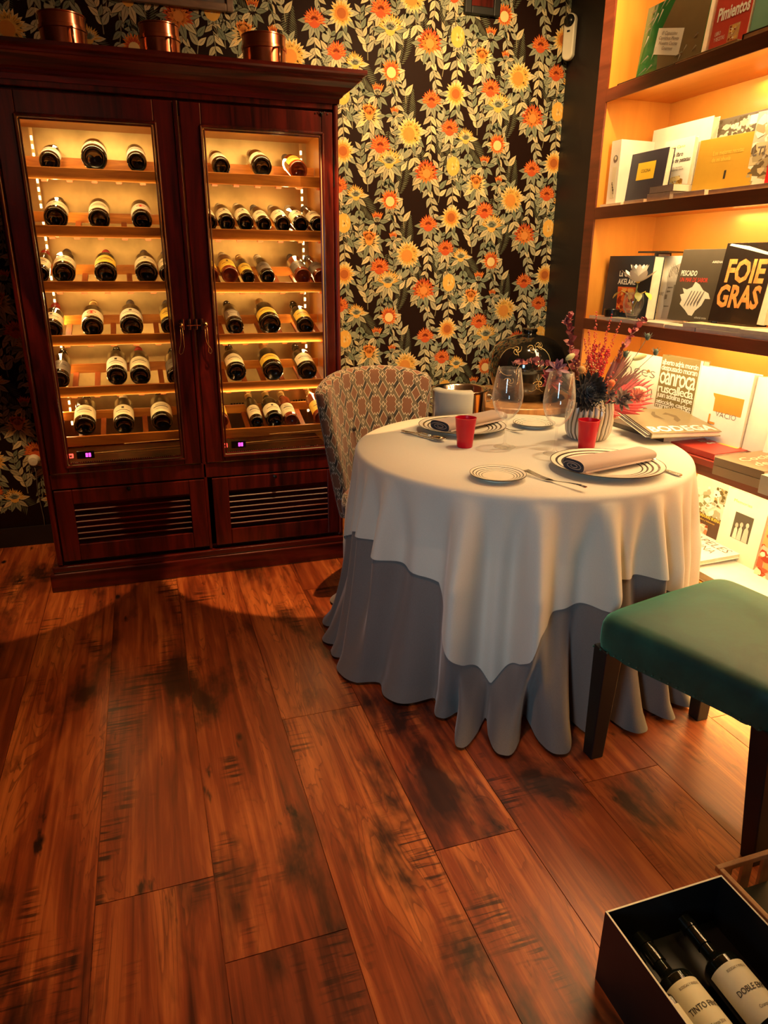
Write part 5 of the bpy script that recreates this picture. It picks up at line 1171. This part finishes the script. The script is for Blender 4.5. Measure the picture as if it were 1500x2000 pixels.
# ice bucket on its stand
bx_, by_ = 1.372, 2.985
t = thing('bucket_stand', 'dark red wooden stool carrying the ice bucket behind the table', 'stand', (bx_, by_, 0))
q = MB(); q.lathe([(.001, .605), (.15, .605), (.155, .61), (.155, .628), (.001, .63)], 40); q.build('seat', 'mahogany', t, smooth=True, angle=30)
for i in range(4):
    a = PI/4+i*PI/2; q = MB(); q.tube([(.10*math.cos(a), .10*math.sin(a), .606), (.14*math.cos(a), .14*math.sin(a), 0)], .013, 8); q.build('leg', 'mahogany', t, smooth=True)
t = thing('ice_bucket', 'shiny steel ice bucket behind the far plate', 'bucket', (bx_, by_, .631))
q = MB(); q.lathe([(.001, 0), (.108, 0), (.113, .005), (.124, .19), (.133, .199), (.137, .203), (.134, .206), (.121, .198), (.108, .01), (.001, .008)], 64); q.build('bucket_body', 'silver', t, smooth=True, angle=60)
for s_ in (-1, 1):
    q = MB(); q.tube([(s_*.122, -.01, .165), (s_*.150, -.01, .168), (s_*.160, -.01, .155), (s_*.152, -.01, .14), (s_*.120, -.01, .138)], .005, 8); q.build('handle', 'silver', t, smooth=True, angle=180)
t = thing('bucket_cloth', 'cream cloth draped over the left side of the ice bucket rim', 'cloth', (bx_, by_, .631)); q = MB()
def drp(u, v):
    a = math.radians(178+92*u); 
    if v < .25: k = v/.25; r = .09+.049*k; z = .206+.006*math.sin(k*PI)
    else: k = (v-.25)/.75; r = .1395-.010*k+.002*math.sin(u*9); z = .205-(.200-.035*math.sin(u*2.5))*k*.98
    return Vector((r*math.cos(a), r*math.sin(a), z))
q.grid(drp, 40, 24); q.build('drape', 'linen', t, smooth=True, angle=180, solid=.0015)

# ================================================================ PATTERNED CHAIR
CH = thing('patterned_chair', 'upholstered chair with a curved back in brown and black stepped lattice fabric', 'chair', (.965, 2.66, 0), Matrix.Rotation(math.radians(22), 3, 'Z'))
def shell(u, v, off=0):
    """curved backrest: u across (-1..1), v up (0..1)"""
    hw = .172+.098*v**.8; a = u*math.radians(46); Rr = hw/math.sin(math.radians(46)); x = Rr*math.sin(a)*1.0; y = .17-(Rr*(1-math.cos(a)))*.85+.06*v
    top = .944-.050*abs(u)**2.6; z = .36+(top-.36)*v
    n = Vector((math.sin(a), math.cos(a), 0)); return Vector((x, y, z))+n*off
nU, nV, TH_ = 36, 26, .055
vs, uvs = [], []
loop = []
for j in range(nV+1):
    v = j/nV
    ring_ = []
    for i in range(nU+1): u = -1+2*i/nU; ring_.append((shell(u, v, -.0), (u*.29, v*.6)))
    for k in range(1, 6): a = PI*k/6; ring_.append((shell(1+.055*math.sin(a), v, TH_/2-TH_/2*math.cos(a)), (.29+.02*k, v*.6)))
    for i in range(nU+1): u = 1-2*i/nU; ring_.append((shell(u, v, TH_), (.45+(1-u)*.29, v*.6)))
    for k in range(1, 6): a = PI*k/6; ring_.append((shell(-1-.055*math.sin(a), v, TH_/2+TH_/2*math.cos(a)), (-.29-.02*(6-k), v*.6)))
    K = len(ring_); loop.append(ring_)
for rg in loop:
    for p, uv_ in rg: vs.append(p); uvs.append(uv_)
# rounded top edge
for m_ in range(1, 5):
    f = m_/4; rg = loop[-1]
    for i, (p, uv_) in enumerate(rg):
        ii = i if i <= nU else None
        u = -1+2*min(nU, i)/nU if i <= nU else (1 if i <= nU+5 else (1-2*min(nU, i-nU-6)/nU if i <= 2*nU+6 else -1))
        c = shell(u, 1, TH_/2); q_ = c.lerp(p, math.cos(f*PI/2*.98)); q_.z = p.z+.022*math.sin(f*PI/2); vs.append(q_); uvs.append((uv_[0], .6+.02*m_))
q = MB(); q.add(vs, [(j*K+i, j*K+(i+1) % K, (j+1)*K+(i+1) % K, (j+1)*K+i) for j in range(nV+4) for i in range(K)])
q.build('backrest', 'lattice_fabric', CH, smooth=True, angle=180, uv=lambda i: uvs[i])
for (u, v) in ((.38, .66), (-.38, .62)):
    q = MB(); q.ball(shell(u, v, -.004), .011, n=14, sc=(1, .5, 1)); q.build('button', 'ink', CH, smooth=True, angle=180)
q = MB(); sv = []; NX, NY = 20, 20
def seatpad(u, v, zt, zb):
    return None
for side_ in (0,):
    prof_ = []
    for j in range(11):
        a = PI*j/10; prof_.append((1-.035*(1-math.sin(a))*2, .43-.055*math.cos(a)))
    m_ = 48
    vs2 = []
    for (k_, z_) in [(.0, .372)]+prof_+[(.6, .492), (.0, .497)]:
        for i in range(m_):
            a = 2*PI*i/m_; c, s = math.cos(a), math.sin(a); vs2.append(Vector((.25*k_*math.copysign(abs(c)**.45, c), -.07+.235*k_*math.copysign(abs(s)**.45, s), z_)))
    nn_ = len(vs2)//m_
    q.add(vs2, [(j*m_+i, j*m_+(i+1) % m_, (j+1)*m_+(i+1) % m_, (j+1)*m_+i) for j in range(nn_-1) for i in range(m_)])
q.build('seat', 'lattice_fabric', CH, smooth=True, angle=60, uv=lambda i: (vs2[i].x+vs2[i].z, vs2[i].y+vs2[i].z))
for sx_, sy_ in ((-.2, -.25), (.2, -.25), (-.18, .12), (.18, .12)):
    q = MB(); q.tube([(sx_, sy_, .375), (sx_*1.08, sy_*1.05, 0)], [.022, .014], 4); q.build('leg', 'black_wood', CH)

# ================================================================ GREEN VELVET CHAIR
A0, B0, C0, D0 = Vector((1.108, 1.458)), Vector((1.640, 1.566)), Vector((1.270, .975)), Vector((1.70, 1.06))
GC = (A0+B0+C0+D0)/4
GV = thing('velvet_chair', 'dark green velvet chair with black legs at the right edge of the photo', 'chair', (GC.x, GC.y, 0))
def seat_xy(u, v): # u,v in -1..1
    a = A0.lerp(B0, (u+1)/2); c = C0.lerp(D0, (u+1)/2); p = a.lerp(c, (v+1)/2); return p-GC
vs = []; m_ = 96; layers = []
NRM = .40
def rim(i, k):   # superellipse in uv
    a = 2*PI*i/m_; c, s = math.cos(a), math.sin(a); e = .19; return k*math.copysign(abs(c)**e, c), k*math.copysign(abs(s)**e, s)
lay = [(0, .385), (.9, .385), (.985, .379), (1.0, .390), (1.012, .41), (1.012, .440), (1.006, .462), (.985, .478), (.95, .487), (.87, .494), (.7, .500), (.45, .504), (.2, .506), (.0, .507)]
for li, (k, z) in enumerate(lay):
    for i in range(m_):
        u, v = rim(i, k); p = seat_xy(u, v); wv = .0025*math.sin(i*1.9)+.002*math.sin(i*.7+2) if 2 <= li <= 3 else 0
        crown = 0
        vs.append(Vector((p.x, p.y, z+wv-.004*(abs(u*v) if k > .5 else 0)-.012)))
q = MB(); q.add(vs, [(j*m_+i, j*m_+(i+1) % m_, (j+1)*m_+(i+1) % m_, (j+1)*m_+i) for j in range(len(lay)-1) for i in range(m_)])
q.build('seat', 'green_velvet', GV, smooth=True, angle=70)
for (u, v, dx, dy) in ((-.88, -.88, .0, .01), (.88, -.88, -.03, -.03), (-.84, .86, .005, -.03), (.88, .9, .03, -.06)):
    p = seat_xy(u, v); q = MB(); w0, w1 = .029, .021
    vs_ = [(p.x+sx_*w0, p.y+sy_*w0, .372) for sx_, sy_ in ((-1, -1), (1, -1), (1, 1), (-1, 1))]+[(p.x+dx+sx_*w1, p.y+dy+sy_*w1, 0) for sx_, sy_ in ((-1, -1), (1, -1), (1, 1), (-1, 1))]
    q.add(vs_, [(3, 2, 1, 0), (4, 5, 6, 7), (0, 1, 5, 4), (1, 2, 6, 5), (2, 3, 7, 6), (3, 0, 4, 7)]); q.build('leg', 'black_wood', GV, bevel=.003)
c0_, c1_ = seat_xy(-1, 1), seat_xy(1, 1); q = MB(); bd = (c1_-c0_).normalized(); bn = Vector((bd.y, -bd.x))
def bkf(u, v):
    a = 2*PI*u; c, s = math.cos(a), math.sin(a); w_ = (c1_-c0_).length/2; x = w_*math.copysign(abs(c)**.3, c); y = .035*math.copysign(abs(s)**.5, s); p = (c0_+c1_)/2+bd*x+bn*(y+.03+.10*v); return Vector((p.x, p.y, .40+.52*v))
q.grid(bkf, 48, 12, closed=True); q.poly([bkf(i/48, 1) for i in range(48)]); q.build('backrest', 'green_velvet', GV, smooth=True, angle=60)
q = MB()
for i in range(22):
    f = (i+.5)/22; p = seat_xy(-1.018, -1+2*f); q.ball((p.x-.001, p.y, .376), .0035, n=6)
q.build('piping_tacks', 'green_velvet', GV)

# ================================================================ WINE BOX on the floor
bxs, bxe, bys, bye, bh, tk = .748, 1.032, .50, .843, .182, .004
WB = thing('wine_box', 'open black cardboard box on the floor holding wine bottles', 'box', ((bxs+bxe)/2, (bys+bye)/2, 0)); wo = Vector(((bxs+bxe)/2, (bys+bye)/2, 0))
def wb(nm, q, mt, par=None, **k): q.v = [a-wo for a in q.v]; return q.build(nm, mt, par or WB, **k)
plain('box_black', (.012, .012, .013), .45, .2); plain('box_inner', (.035, .038, .034), .7, .25, 6)
q = MB(); q.box(bxs, bxe, bys, bye, 0, tk); wb('base', q, 'box_black')
for (x0, x1, y0, y1) in ((bxs, bxs+tk, bys, bye), (bxe-tk, bxe, bys, bye), (bxs+tk, bxe-tk, bye-tk, bye), (bxs+tk, bxe-tk, bys, bys+tk)):
    q = MB(); q.box(x0, x1, y0, y1, tk, bh); s_ = wb('side_wall', q, 'box_black')
    q = MB(); q.box(x0+.0003, x1-.0003, y0+.0003, y1-.0003, bh, bh+.0006)
    wb('raw_edge', q, 'paper', s_)
q = MB(); q.box(bxs+tk, bxe-tk, bys+tk, bye-tk, .056, .060); wb('inner_tray', q, 'box_black')
for (x, y, yaw, tl, lab, des, lb) in ((.936, .531, 0, 1, 'wine bottle with capital lettered cream label, rightmost in the black box', 'DOBLE', 'label_cream'), (.832, .531, 1, 0, 'middle wine bottle with tan label in the black box', 'TINTO', 'label_cream'), (.7905, .505, 0, 0, 'wine bottle at the left wall of the black box', '', 'label_cream')):
    R = .0385
    if des == '': R = .030
    key = make_bottle('bordeaux', R, G, lb, 'bottle_black', 9)
    M = Matrix.Translation((x, y, .0615+R+.002)) @ Matrix.Rotation(math.radians(yaw), 4, 'Z') @ Matrix(((-1, 0, 0), (0, -math.sin(math.radians(tl)), math.cos(math.radians(tl))), (0, math.cos(math.radians(tl)), math.sin(math.radians(tl))))).to_4x4()
    t = place_bottle(key, M, lab, 'wine bottles in the black box')
    if des:   # lettering wrapped round the label
        lbl = [c for c in COL.objects if c.parent == t and c.name.startswith('label')][0]
        for s_, z0, h_, w_ in ((des+(' ERRE' if des == 'DOBLE' else ' FINO'), .118, .011, 1.7), ('BODEGAS Y VINEDOS', .160, .005, 1.1), ('Crianza 2014', .088, .006, .8)):
            me = text_mesh(s_, .01 if h_ > .008 else 0, res=2); xs = [v.co.x for v in me.vertices]; ys = [v.co.y for v in me.vertices]; xm, xw, y0_, yh = (min(xs)+max(xs))/2, max(xs)-min(xs), min(ys), max(ys)-min(ys)
            for v in me.vertices:
                th = (v.co.x-xm)/xw*w_; th = -th; zz = z0+(v.co.y-y0_)/yh*h_; v.co = Vector((-(R+.0012)*math.sin(-th), (R+.0012)*math.cos(th), zz))
            me.materials.clear(); me.materials.append(MATS['ink']); o = bpy.data.objects.new('label_lettering', me); COL.objects.link(o); o.parent = lbl
# slatted pale crate standing beyond the box
t = thing('wooden_crate', 'low pale wooden slatted crate behind the black wine box', 'crate', (1.27, .80, 0))
q = MB(); q.box(-.16, .16, .115, .127, .085, .10); q.box(-.16, .16, -.13, -.118, .085, .10); q.box(-.16, -.148, -.118, .115, .085, .10); q.box(.148, .16, -.118, .115, .085, .10); q.build('rim', 'pale_wood', t, bevel=.002)
for x in (-.145, -.085, -.025, .035, .095):
    q = MB(); q.box(x, x+.028, .117, .125, .001, .085); q.build('slat', 'pale_wood', t)
q = MB(); q.box(-.155, .155, -.125, .115, 0, .012); q.build('base', 'black_wood', t)
for y in (-.1, -.03, .04):
    q = MB(); q.box(-.158, -.150, y, y+.03, .012, .085); q.build('slat', 'pale_wood', t)
